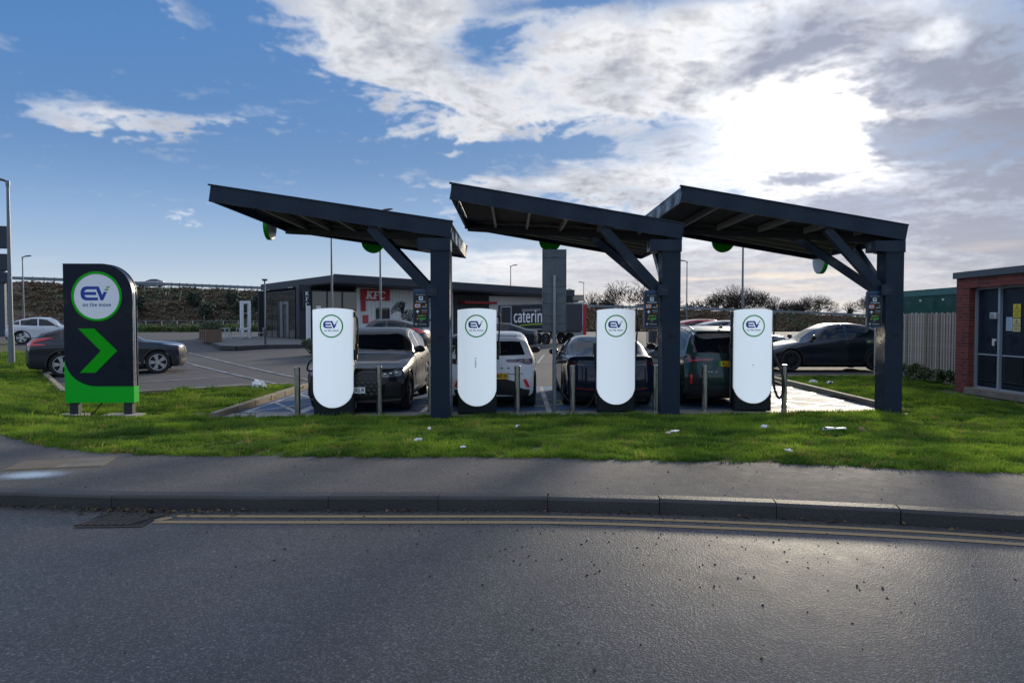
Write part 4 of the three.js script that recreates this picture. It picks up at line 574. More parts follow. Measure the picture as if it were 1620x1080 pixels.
// black coupe-backed electric SUV, nose to the road
{
  const pt = phys([0.007, 0.007, 0.008], 0.45, 0.1, { clearcoat: 0.55, clearcoatRoughness: 0.03, specularIntensity: 0.25 });
  const s = { L: 4.91, W: 1.94, clr: 0.2, tumble: 0.42, front: 0.9, base: 2.93, r: 0.375, paint: pt, rim: 2, rimM: rimDark, bulgeF: 0.34, bulgeR: 0.2, archIn: 0.975, waist: 0.97,
    top: [[0, 0.86], [0.2, 0.93], [0.7, 1.0], [1.25, 1.07], [1.42, 1.11], [2.15, 1.53], [2.6, 1.61], [3.1, 1.61], [3.7, 1.49], [4.4, 1.22], [4.75, 1.1], [4.91, 1.04]], belt: [[0, 0.82], [0.5, 0.93], [1.3, 1.03], [2.6, 1.05], [3.9, 1.1], [4.91, 1.02]],
    nose: [[0.2, 0.1], [0.35, 0.03], [0.55, 0], [0.75, 0.03], [0.86, 0.1], [0.93, 0.2], [1.7, 0.2]], tail: [[0.2, 0.12], [0.4, 0.02], [0.7, 0.0], [1.0, 0.03], [1.1, 0.06], [1.7, 0.1]],
    screen: { lo: [[1.5, -0.76], [1.4, -0.4], [1.37, 0], [1.4, 0.4], [1.5, 0.76]], hi: [[2.17, -0.6], [2.08, -0.3], [2.06, 0], [2.08, 0.3], [2.17, 0.6]] },
    windows: [{ lo: [[1.75, 1.07], [2.8, 1.09]], hi: [[1.95, 1.2], [2.3, 1.45], [2.6, 1.52], [2.8, 1.53]] }, { lo: [[2.88, 1.09], [4.1, 1.15]], hi: [[2.88, 1.53], [3.3, 1.5], [3.8, 1.36], [4.15, 1.2]] }],
    doors: [{ lo: [[1.72, 0.42], [2.84, 0.4]], hi: [[1.66, 1.03], [2.84, 1.05]], handle: [2.5, 0.92] }, { lo: [[2.86, 0.4], [3.6, 0.42], [3.75, 0.75]], hi: [[2.86, 1.05], [3.4, 1.07], [3.95, 1.08]], handle: [3.65, 0.96] }],
    sideTrim: [{ lo: [[1.3, 0.2], [3.5, 0.2]], hi: [[1.3, 0.33], [3.5, 0.33]], off: 0.012 }],
    mirror: [1.85, 1.16], mirrorM: black,
    bits: [['grille', 'front', [[-0.42, 0.36], [-0.3, 0.33], [0.3, 0.33], [0.42, 0.36]], [[-0.56, 0.7], [-0.5, 0.76], [0.5, 0.76], [0.56, 0.7]], std(0.012, 0.45), 0.008], ['headlight', 'front', [[0.52, 0.70], [0.7, 0.69], [0.86, 0.72]], [[0.5, 0.79], [0.7, 0.81], [0.88, 0.86]], lampGlass, 0.01, true], ['air_intake', 'front', [[0.56, 0.36], [0.84, 0.34]], [[0.6, 0.62], [0.86, 0.6]], std(0.008, 0.5), 0.006, true], ['splitter', 'front', [[-0.85, 0.25], [0, 0.22], [0.85, 0.25]], [[-0.85, 0.29], [0, 0.26], [0.85, 0.29]], std([0.1, 0.1, 0.11], 0.4, 0.5), 0.012], ['taillight', 'rear', [[-0.85, 0.98], [0.85, 0.98]], [[-0.85, 1.02], [0.85, 1.02]], redLamp, 0.006]] };
  const c = makeCar(s, 'parked_car', 'black electric SUV with sloping roof parked nose to the road behind the first charger', [-2.98, 0.006, -12.62 - 4.91 / 2], -Math.PI / 2 + 0.01, 'car', carGroup);
  // grille bars, headlamp lenses, badge and plate
  const g = [], gm = std([0.10, 0.105, 0.11], 0.4, 0.8), f = c.L2 + 0.012;
  const frontX = (z, y) => { const h = c.hit([9, y, z], [-1, 0, 0]); return h ? h.point.x + 0.016 : f; };
  for (let j = 0; j < 5; j++) for (let k = -4; k <= 4; k++) { const y = 0.39 + j * 0.07, z = k * 0.105 + (j % 2) * 0.05 - 0.025; if (Math.abs(z) < 0.47) part('grille_bar', bar([frontX(z - 0.03, y) - 0.002, y, z - 0.03], [frontX(z + 0.03, y + 0.012) - 0.002, y + 0.012, z + 0.03], 0.012, 0.032), gm, c.t); }
  const bd = part('badge', new THREE.TorusGeometry(0.055, 0.008, 8, 24).rotateY(Math.PI / 2), std([0.35, 0.35, 0.36], 0.3, 0.9), c.t); bd.position.set(frontX(0, 0.66) + 0.004, 0.66, 0.08);
  for (const z of [-1, 1]) for (const k of [0, 1, 2]) { const zz = z * (0.58 + k * 0.1); const l = part('lamp_lens', new THREE.SphereGeometry(0.03, 12, 8).scale(0.5, 0.8, 1.2), chrome, c.t); l.position.set(frontX(zz, 0.755) - 0.002, 0.752 + k * 0.01, zz); }
  plate(c.t, 'XLR', false, [frontX(0, 0.47) + 0.012, 0.468, 0.025], Math.PI / 2);
  part('wiper', bar([c.X(1.46), 1.165, 0.1], [c.X(1.62), 1.255, 0.62], 0.018, 0.014), black, c.t);
}
const rearLook = (o) => o;
// white hatchback, tail to the road
{
  const pt = paint([0.62, 0.64, 0.66], 0.05);
  const s = { L: 4.15, W: 1.79, clr: 0.2, tumble: 0.4, front: 0.82, base: 2.56, r: 0.34, paint: pt, rim: 5, archM: trimM, archIn: 0.98, bulgeR: 0.22,
    top: [[0, 0.84], [0.2, 0.92], [0.9, 1.0], [1.1, 1.04], [1.75, 1.43], [2.2, 1.52], [2.9, 1.53], [3.6, 1.49], [3.85, 1.44], [4.15, 1.38]], belt: [[0, 0.8], [1, 0.97], [2.5, 1.02], [3.6, 1.07], [4.15, 1.04]],
    nose: [[0.2, 0.1], [0.5, 0], [0.8, 0.04], [0.95, 0.2], [1.6, 0.2]], tail: [[0.2, 0.1], [0.36, 0.03], [0.55, 0], [0.75, 0.02], [0.95, 0.06], [1.05, 0.1], [1.35, 0.42], [1.45, 0.5], [1.6, 0.55]],
    screen: { lo: [[1.2, -0.66], [1.1, 0], [1.2, 0.66]], hi: [[1.76, -0.55], [1.7, 0], [1.76, 0.55]] },
    windows: [{ lo: [[1.5, 1.03], [2.4, 1.05]], hi: [[1.7, 1.16], [2.05, 1.4], [2.4, 1.44]] }, { lo: [[2.46, 1.05], [3.5, 1.1]], hi: [[2.46, 1.44], [3.1, 1.43], [3.5, 1.3]] }],
    sideTrim: [{ lo: [[1.2, 0.2], [2.9, 0.2]], hi: [[1.2, 0.36], [2.9, 0.36]] }], mirror: [1.55, 1.08], mirrorM: black,
    doors: [{ lo: [[1.45, 0.4], [2.42, 0.38]], hi: [[1.4, 0.98], [2.42, 1.0]], handle: [2.15, 0.88] }, { lo: [[2.44, 0.38], [3.05, 0.42], [3.2, 0.72]], hi: [[2.44, 1.0], [3.0, 1.02], [3.4, 1.04]], handle: [3.0, 0.92] }],
    bits: [['rear_window', 'rear', [[-0.66, 1.075], [0, 1.06], [0.66, 1.075]], [[-0.54, 1.38], [0, 1.4], [0.54, 1.38]], glassDark, 0.006], ['rear_bumper', 'rear', [[-0.84, 0.24], [0, 0.22], [0.84, 0.24]], [[-0.86, 0.36], [-0.55, 0.42], [-0.42, 0.6], [0.42, 0.6], [0.55, 0.42], [0.86, 0.36]], trimM, 0.014], ['taillight', 'rear', [[0.3, 0.94], [0.55, 0.93], [0.7, 0.885], [0.8, 0.9]], [[0.28, 0.985], [0.55, 0.995], [0.7, 1.0], [0.8, 1.0]], darkLamp, 0.014, true], ['reflector', 'rear', [[0.69, 0.44], [0.75, 0.44]], [[0.62, 0.6], [0.68, 0.6]], redLit, 0.014, true], ['fog_lamp', 'rear', [[-0.06, 0.3], [0.06, 0.3]], [[-0.06, 0.33], [0.06, 0.33]], redLamp, 0.02], ['tailgate_crease', 'rear', [[-0.62, 0.70], [0.62, 0.70]], [[-0.62, 0.712], [0.62, 0.712]], seam, 0.002]] };
  const c = makeCar(s, 'parked_car', 'white hatchback parked tail to the road behind the second charger', [-0.4, 0.006, -13.4 - 4.15 / 2], Math.PI / 2 + 0.0, 'car', carGroup);
  const rx = (z, y) => { const h = c.hit([-9, y, z], [1, 0, 0]); return h ? h.point.x : -c.L2; };
  plate(c.t, 'NCO', true, [rx(0, 0.66) - 0.018, 0.665, 0.06], -Math.PI / 2, 0);
  for (let k = 0; k < 8; k++) { const z = -0.45 + k * 0.13; part('tailgate_letter', box(0.006, 0.02, 0.045, rx(z, 0.82) - 0.004, 0.82, z), black, c.t); }
  part('spoiler', box(0.14, 0.03, 1.0, rx(0, 1.44) + 0.06, 1.445, 0), pt, c.t);
  part('rear_wiper', bar([rx(0, 1.1) - 0.012, 1.1, -0.02], [rx(0, 1.18) - 0.012, 1.16, 0.32], 0.016, 0.012), black, c.t);
}
// dark blue saloon, tail to the road, charging
{
  const pt = paint([0.006, 0.014, 0.038], 0.35);
  const s = { L: 4.72, W: 1.86, clr: 0.15, tumble: 0.47, front: 0.84, base: 2.88, r: 0.335, paint: pt, rim: 5, archIn: 0.975, bulgeR: 0.34, bulgeF: 0.34,
    top: [[0, 0.66], [0.25, 0.76], [0.8, 0.86], [1.3, 0.96], [2.0, 1.3], [2.5, 1.43], [2.9, 1.44], [3.4, 1.37], [4.0, 1.16], [4.35, 1.07], [4.62, 1.075], [4.72, 1.06]], belt: [[0, 0.64], [0.7, 0.82], [1.4, 0.92], [2.8, 0.96], [3.9, 1.0], [4.72, 1.0]],
    nose: [[0.15, 0.12], [0.3, 0.02], [0.5, 0], [0.66, 0.06], [0.8, 0.2], [1.5, 0.3]], tail: [[0.15, 0.16], [0.3, 0.06], [0.5, 0.01], [0.8, 0.03], [0.98, 0.05], [1.07, 0.02], [1.5, 0.02]],
    screen: { lo: [[1.4, -0.72], [1.2, 0], [1.4, 0.72]], hi: [[2.1, -0.55], [2.0, 0], [2.1, 0.55]] }, glassRoof: { lo: [[3.1, -0.53], [3.1, 0.53]], hi: [[4.24, -0.68], [4.3, 0], [4.24, 0.68]] },
    windows: [{ lo: [[1.65, 0.96], [2.7, 0.98]], hi: [[1.85, 1.06], [2.25, 1.28], [2.7, 1.36]] }, { lo: [[2.76, 0.98], [3.85, 1.03]], hi: [[2.76, 1.365], [3.25, 1.32], [3.9, 1.1]] }],
    doors: [{ lo: [[1.55, 0.32], [2.73, 0.3]], hi: [[1.5, 0.9], [2.73, 0.94]], handle: [2.4, 0.8] }, { lo: [[2.75, 0.3], [3.3, 0.32], [3.45, 0.6]], hi: [[2.75, 0.94], [3.3, 0.96], [3.75, 0.98]], handle: [3.35, 0.84] }], mirror: [1.72, 1.02], handleM: black,
    sideTrim: [{ lo: [[1.3, 0.15], [3.2, 0.15]], hi: [[1.3, 0.24], [3.2, 0.24]] }],
    bits: [['taillight', 'rear', [[0.36, 0.868], [0.62, 0.866], [0.86, 0.87]], [[0.36, 0.88], [0.62, 0.895], [0.88, 0.97]], darkLamp, 0.006, true], ['diffuser', 'rear', [[-0.8, 0.2], [0.8, 0.2]], [[-0.8, 0.33], [0.8, 0.33]], trimM, 0.012], ['reflector', 'rear', [[0.3, 0.38], [0.72, 0.4]], [[0.3, 0.4], [0.72, 0.42]], redLamp, 0.012, true], ['boot_gap', 'rear', [[-0.5, 0.66], [0.5, 0.66]], [[-0.5, 0.668], [0.5, 0.668]], seam, 0.002], ['boot_gap', 'rear', [[0.5, 0.66], [0.508, 0.66]], [[0.62, 0.86], [0.628, 0.86]], seam, 0.002, true], ['headlight', 'front', [[0.5, 0.6], [0.84, 0.64]], [[0.52, 0.66], [0.86, 0.74]], lampGlass, 0.006, true]] };
  const c = makeCar(s, 'parked_car', 'dark blue saloon parked tail to the road behind the third charger, plugged in', [1.98, 0.006, -13.4 - 4.72 / 2], Math.PI / 2, 'car', carGroup);
  // charging flap and plug at the near left corner, cable to the charger
  part('charge_flap', bar([-2.12, 0.97, -0.83], [-2.02, 1.06, -0.97], 0.11, 0.012), pt, c.t);
  part('charge_plug', [cyl(0.03, 0.034, 0.14, 0, 0, 0, 12).rotateX(Math.PI / 2).translate(-2.1, 0.93, -0.95), rbox(0.07, 0.06, 0.1, 0.02, -2.12, 0.93, -1.02)], black, c.t);
  part('cable', tube([[1.98 - 1.03, 0.93, -13.66], [1.98 - 1.14, 0.9, -13.6], [0.83, 0.75, -13.52], [0.9, 0.5, -13.4], [1.1, 0.2, -13.3], [1.4, 0.07, -13.25], [1.62, 0.4, -13.1], [1.585, 1.05, -13.1]].map(([x, y, z]) => [x - 1.97, y - foot, z + 12.92]), 0.018, 70), rubber, chargers[2]);
}
// dark green SUV, tail to the road
{
  const pt = paint([0.02, 0.045, 0.042], 0.4);
  const s = { L: 4.5, W: 1.85, clr: 0.2, tumble: 0.34, front: 0.85, base: 2.69, r: 0.36, paint: pt, rim: 5, archIn: 0.985, bulgeR: 0.24, archM: trimM,
    top: [[0, 0.9], [0.2, 0.97], [0.9, 1.04], [1.1, 1.08], [1.75, 1.5], [2.2, 1.61], [3.0, 1.64], [3.9, 1.6], [4.25, 1.56], [4.5, 1.5]], belt: [[0, 0.86], [1, 1.02], [2.5, 1.06], [3.8, 1.1], [4.5, 1.08]],
    nose: [[0.2, 0.1], [0.5, 0], [0.9, 0.04], [1.0, 0.2], [1.7, 0.2]], tail: [[0.2, 0.12], [0.4, 0.03], [0.6, 0], [0.9, 0.04], [1.08, 0.08], [1.2, 0.16], [1.52, 0.36], [1.7, 0.4]],
    screen: { lo: [[1.2, -0.7], [1.1, 0], [1.2, 0.7]], hi: [[1.8, -0.58], [1.72, 0], [1.8, 0.58]] },
    windows: [{ lo: [[1.5, 1.08], [2.5, 1.1]], hi: [[1.7, 1.22], [2.05, 1.48], [2.5, 1.53]] }, { lo: [[2.56, 1.1], [3.45, 1.13]], hi: [[2.56, 1.53], [3.2, 1.51], [3.45, 1.46]] }, { lo: [[3.52, 1.13], [4.0, 1.17]], hi: [[3.52, 1.45], [3.9, 1.36], [4.02, 1.26]] }],
    doors: [{ lo: [[1.45, 0.4], [2.52, 0.38]], hi: [[1.4, 1.02], [2.52, 1.05]], handle: [2.2, 0.92] }, { lo: [[2.54, 0.38], [3.2, 0.42], [3.4, 0.8]], hi: [[2.54, 1.05], [3.1, 1.07], [3.6, 1.09]], handle: [3.2, 0.96] }], mirror: [1.55, 1.14], mirrorM: black,
    sideTrim: [{ lo: [[1.25, 0.2], [3.25, 0.2]], hi: [[1.25, 0.36], [3.25, 0.36]] }],
    bits: [['rear_window', 'rear', [[-0.69, 1.12], [0, 1.11], [0.69, 1.12]], [[-0.6, 1.48], [0, 1.5], [0.6, 1.48]], glassDark, 0.006], ['taillight', 'rear', [[0.3, 0.965], [0.55, 0.95], [0.84, 0.9]], [[0.3, 1.0], [0.55, 1.0], [0.86, 1.1]], darkLamp, 0.012, true], ['taillight_strip', 'rear', [[0.36, 0.975], [0.78, 0.94]], [[0.36, 0.988], [0.78, 0.965]], redLit, 0.02, true], ['rear_bumper', 'rear', [[-0.82, 0.26], [0.82, 0.26]], [[-0.86, 0.42], [-0.5, 0.46], [0.5, 0.46], [0.86, 0.42]], trimM, 0.016], ['reflector', 'rear', [[0.715, 0.5], [0.755, 0.5]], [[0.715, 0.68], [0.755, 0.68]], redLit, 0.018, true], ['bumper_recess', 'rear', [[0.56, 0.46], [0.78, 0.46]], [[0.6, 0.7], [0.78, 0.72]], std(0.012, 0.4), 0.01, true], ['diffuser', 'rear', [[-0.55, 0.4], [0.55, 0.4]], [[-0.5, 0.47], [0.5, 0.47]], std([0.03, 0.055, 0.055], 0.3, 0.4), 0.022]] };
  const c = makeCar(s, 'parked_car', 'dark green SUV with roof rails parked tail to the road behind the fourth charger', [4.33, 0.006, -13.5 - 4.5 / 2], Math.PI / 2, 'car', carGroup);
  const rx = (z, y) => c.hit([-9, y, z], [1, 0, 0]).point.x;
  plate(c.t, 'AJ2', true, [rx(0, 0.9) - 0.016, 0.9, 0.03], -Math.PI / 2, 0, -1, true);
  for (const z of [-1, 1]) part('roof_rail', tube([[c.X(1.9), 1.57, z * 0.62], [c.X(2.1), 1.625, z * 0.63], [c.X(3.0), 1.65, z * 0.63], [c.X(3.8), 1.62, z * 0.63], [c.X(4.05), 1.565, z * 0.62]], 0.016, 30), alu, c.t);
  const fin = part('aerial_fin', extrude(shapeOf([[0, 0], [0.16, 0], [0.04, 0.055], [0.0, 0.05]]), 0.03, 0.004), pt, c.t); fin.position.set(c.X(3.9), 1.6, -0.015);
  part('spoiler', box(0.2, 0.028, 1.12, rx(0, 1.53) + 0.05, 1.535, 0), pt, c.t);
  for (const z of [-0.42, -0.36, -0.27]) part('tailgate_letter', box(0.005, 0.03, 0.03, rx(z, 0.74) - 0.004, 0.74, z), alu, c.t);
}
// side-on cars
const suvSide = (o) => ({ clr: 0.2, tumble: 0.36, ...o });
{
  const pt = paint([0.016, 0.02, 0.03], 0.45);
  const s = { L: 4.75, W: 1.92, clr: 0.17, tumble: 0.42, front: 0.88, base: 2.89, r: 0.36, paint: pt, rim: 10, rimM: std([0.03, 0.03, 0.033], 0.45, 0.6), archIn: 0.98, archM: trimM, bulgeF: 0.36, bulgeR: 0.28, waist: 0.975,
    top: [[0, 0.74], [0.25, 0.85], [0.8, 0.98], [1.15, 1.06], [1.9, 1.46], [2.4, 1.61], [2.85, 1.625], [3.4, 1.57], [4.1, 1.34], [4.55, 1.17], [4.75, 1.12]], belt: [[0, 0.71], [0.7, 0.92], [1.4, 1.03], [2.8, 1.08], [4.0, 1.14], [4.75, 1.05]],
    nose: [[0.17, 0.12], [0.35, 0.02], [0.55, 0], [0.72, 0.06], [0.9, 0.2], [1.7, 0.3]], tail: [[0.17, 0.16], [0.4, 0.04], [0.6, 0], [0.9, 0.05], [1.12, 0.03], [1.7, 0.05]],
    screen: { lo: [[1.25, -0.74], [1.05, 0], [1.25, 0.74]], hi: [[2.0, -0.58], [1.9, 0], [2.0, 0.58]] },
    windows: [{ lo: [[1.62, 1.09], [2.72, 1.12]], hi: [[1.8, 1.2], [2.15, 1.42], [2.72, 1.53]] }, { lo: [[2.8, 1.12], [4.12, 1.18]], hi: [[2.8, 1.535], [3.35, 1.49], [4.15, 1.23]] }],
    doors: [{ lo: [[1.5, 0.36], [2.74, 0.34]], hi: [[1.46, 1.03], [2.74, 1.07]], handle: [2.42, 0.95] }, { lo: [[2.78, 0.34], [3.3, 0.36], [3.45, 0.7]], hi: [[2.78, 1.07], [3.3, 1.09], [3.85, 1.12]], handle: [3.4, 0.99] }], mirror: [1.62, 1.15],
    sideTrim: [{ lo: [[1.3, 0.17], [3.3, 0.17]], hi: [[1.3, 0.28], [3.3, 0.28]] }],
    bits: [['headlight', 'front', [[0.5, 0.68], [0.84, 0.74]], [[0.52, 0.74], [0.86, 0.84]], lampGlass, 0.006, true], ['taillight', 'rear', [[0.4, 0.94], [0.88, 0.97]], [[0.4, 0.98], [0.88, 1.06]], redLamp, 0.006, true]] };
  makeCar(s, 'parked_car', 'dark grey electric car side on, between the fourth charger and right canopy post', [10.95, 0.06, -24.0], Math.PI + 0.0, 'car', carGroup);
}
const honda = (pt, o = {}) => ({ L: 4.6, W: 1.86, clr: 0.2, tumble: 0.36, front: 0.9, base: 2.66, r: 0.385, archT: 0.034, paint: pt, rim: 2, rimM: rimSilver, archIn: 0.985, archM: trimM, bulgeF: 0.3, bulgeR: 0.2,
  top: [[0, 0.98], [0.2, 1.03], [0.9, 1.1], [1.2, 1.14], [1.95, 1.55], [2.4, 1.66], [3.1, 1.67], [3.8, 1.61], [4.3, 1.49], [4.6, 1.38]], belt: [[0, 0.95], [0.9, 1.05], [2.5, 1.09], [3.8, 1.14], [4.6, 1.1]],
  nose: [[0.2, 0.1], [0.4, 0.01], [0.65, 0], [0.9, 0.03], [1.02, 0.12], [1.8, 0.2]], tail: [[0.2, 0.12], [0.45, 0.02], [0.7, 0], [1.0, 0.05], [1.12, 0.12], [1.5, 0.6], [1.8, 0.75]],
  screen: { lo: [[1.32, -0.72], [1.2, 0], [1.32, 0.72]], hi: [[2.0, -0.6], [1.92, 0], [2.0, 0.6]] },
  windows: [{ lo: [[1.7, 1.12], [2.62, 1.13]], hi: [[1.88, 1.28], [2.2, 1.5], [2.62, 1.57]] }, { lo: [[2.7, 1.13], [3.55, 1.17]], hi: [[2.7, 1.575], [3.3, 1.56], [3.55, 1.52]] }, { lo: [[3.62, 1.18], [4.02, 1.24]], hi: [[3.62, 1.5], [3.9, 1.42], [4.04, 1.32]] }],
  doors: [{ lo: [[1.6, 0.42], [2.64, 0.4]], hi: [[1.55, 1.05], [2.64, 1.08]], handle: [2.32, 0.97] }, { lo: [[2.68, 0.4], [3.25, 0.42], [3.4, 0.75]], hi: [[2.68, 1.08], [3.2, 1.1], [3.7, 1.13]], handle: [3.3, 1.0] }], mirror: [1.68, 1.16],
  sideTrim: [{ lo: [[1.35, 0.2], [3.25, 0.2]], hi: [[1.35, 0.33], [3.25, 0.33]] }, { lo: [[1.4, 0.37], [3.2, 0.37]], hi: [[1.4, 0.4], [3.2, 0.4]], mat: alu, off: 0.02 }, { lo: [[4.0, 1.0], [4.42, 0.98]], hi: [[4.0, 1.03], [4.42, 1.07]], mat: redLit, off: 0.012 }],
  bits: [['headlight', 'front', [[0.45, 0.86], [0.84, 0.87]], [[0.45, 0.92], [0.88, 1.0]], phys([0.7, 0.7, 0.72], 0.1, 0.3, { clearcoat: 1 }), 0.01, true], ['grille', 'front', [[-0.45, 0.66], [0.45, 0.66]], [[-0.45, 0.88], [0.45, 0.88]], trimM, 0.01], ['lower_grille', 'front', [[-0.8, 0.3], [0.8, 0.3]], [[-0.8, 0.5], [0.8, 0.5]], trimM, 0.01], ['taillight', 'rear', [[0.42, 0.98], [0.7, 0.97], [0.85, 1.0]], [[0.5, 1.03], [0.74, 1.1], [0.84, 1.27]], redLit, 0.012, true], ['rear_window', 'rear', [[-0.68, 1.14], [0.68, 1.14]], [[-0.58, 1.5], [0.58, 1.5]], glassDark, 0.006], ['rear_bumper', 'rear', [[-0.85, 0.24], [0.85, 0.24]], [[-0.86, 0.44], [0.86, 0.44]], trimM, 0.014]], ...o });
{
  const a = 0.5, X0 = -13.45, d0 = 22.8;
  makeCar(honda(paint([0.026, 0.031, 0.042], 0.3)), 'parked_car', 'dark grey SUV with silver alloy wheels behind the totem sign', [X0, rise(d0, X0) - 0.02, -d0], a, 'car', carGroup);
  const small = (c, o, name, label, x, d, turn) => makeCar(honda(c, { rim: 5, ...o }), name, label, [x, rise(d) - 0.01, -d], turn, 'car', carGroup);
  small(paint([0.62, 0.64, 0.66], 0.05), { L: 4.4, front: 0.85, rimM: rimSilver, bits: [['taillight', 'rear', [[0.55, 0.98], [0.88, 0.96]], [[0.6, 1.12], [0.86, 1.12]], redLit, 0.012, true], ['rear_window', 'rear', [[-0.68, 1.16], [0.68, 1.16]], [[-0.58, 1.5], [0.58, 1.5]], glassDark, 0.006], ['rear_bumper', 'rear', [[-0.85, 0.24], [0.85, 0.24]], [[-0.86, 0.46], [0.86, 0.46]], trimM, 0.014]] }, 'parked_car', 'white SUV with red tail lamps at the far left edge of the car park', -29.6, 43.5, 0.55);
  small(paint([0.04, 0.045, 0.052], 0.5), {}, 'parked_car', 'dark car with a silver roof line, over the black car below the sign', -6.3, 33.5, Math.PI - 0.1);
  small(paint([0.32, 0.02, 0.025], 0.3), {}, 'parked_car', 'red SUV mostly hidden behind the middle canopy post and the dark green car', 9.25, 32.5, 0.05);
  small(paint([0.10, 0.12, 0.135], 0.5), { L: 4.3, front: 0.85, base: 2.6 }, 'parked_car', 'grey car half hidden behind the fourth charger, beside the dark grey electric car', 9.6, 29.5, 0.08);
}
const lowCar = (pt, o = {}) => ({ L: 4.96, W: 1.96, clr: 0.14, tumble: 0.46, front: 0.92, base: 2.9, r: 0.35, paint: pt, rim: 5, rimM: rimDark, archIn: 0.98, bulgeF: 0.36, bulgeR: 0.3,
  top: [[0, 0.66], [0.3, 0.78], [0.9, 0.9], [1.4, 0.96], [2.2, 1.29], [2.7, 1.38], [3.2, 1.37], [3.9, 1.2], [4.5, 1.03], [4.96, 0.98]], belt: [[0, 0.64], [0.9, 0.86], [2.8, 0.93], [4.2, 0.98], [4.96, 0.93]],
  nose: [[0.14, 0.12], [0.4, 0], [0.64, 0.05], [0.8, 0.2], [1.5, 0.3]], tail: [[0.14, 0.16], [0.4, 0.03], [0.7, 0], [0.98, 0.03], [1.5, 0.05]],
  screen: { lo: [[1.5, -0.74], [1.36, 0], [1.5, 0.74]], hi: [[2.25, -0.55], [2.16, 0], [2.25, 0.55]] },
  windows: [{ lo: [[1.85, 0.95], [2.9, 0.97]], hi: [[2.05, 1.06], [2.4, 1.24], [2.9, 1.3]] }, { lo: [[2.96, 0.97], [4.05, 1.02]], hi: [[2.96, 1.3], [3.5, 1.25], [4.1, 1.06]] }],
  doors: [{ lo: [[1.75, 0.32], [2.92, 0.3]], hi: [[1.7, 0.9], [2.92, 0.93]], handle: [2.55, 0.8] }], mirror: [1.9, 1.02],
  bits: [['taillight', 'rear', [[-0.88, 0.82], [0.88, 0.82]], [[-0.88, 0.86], [0.88, 0.86]], redLit, 0.008], ['headlight', 'front', [[0.5, 0.55], [0.84, 0.6]], [[0.52, 0.63], [0.86, 0.72]], lampGlass, 0.006, true]], ...o });
makeCar(lowCar(paint([0.012, 0.016, 0.026], 0.4)), 'parked_car', 'low dark saloon parked side on in front of the catering trailer', [-1.05, rise(37.5), -37.5], Math.PI, 'car', carGroup);
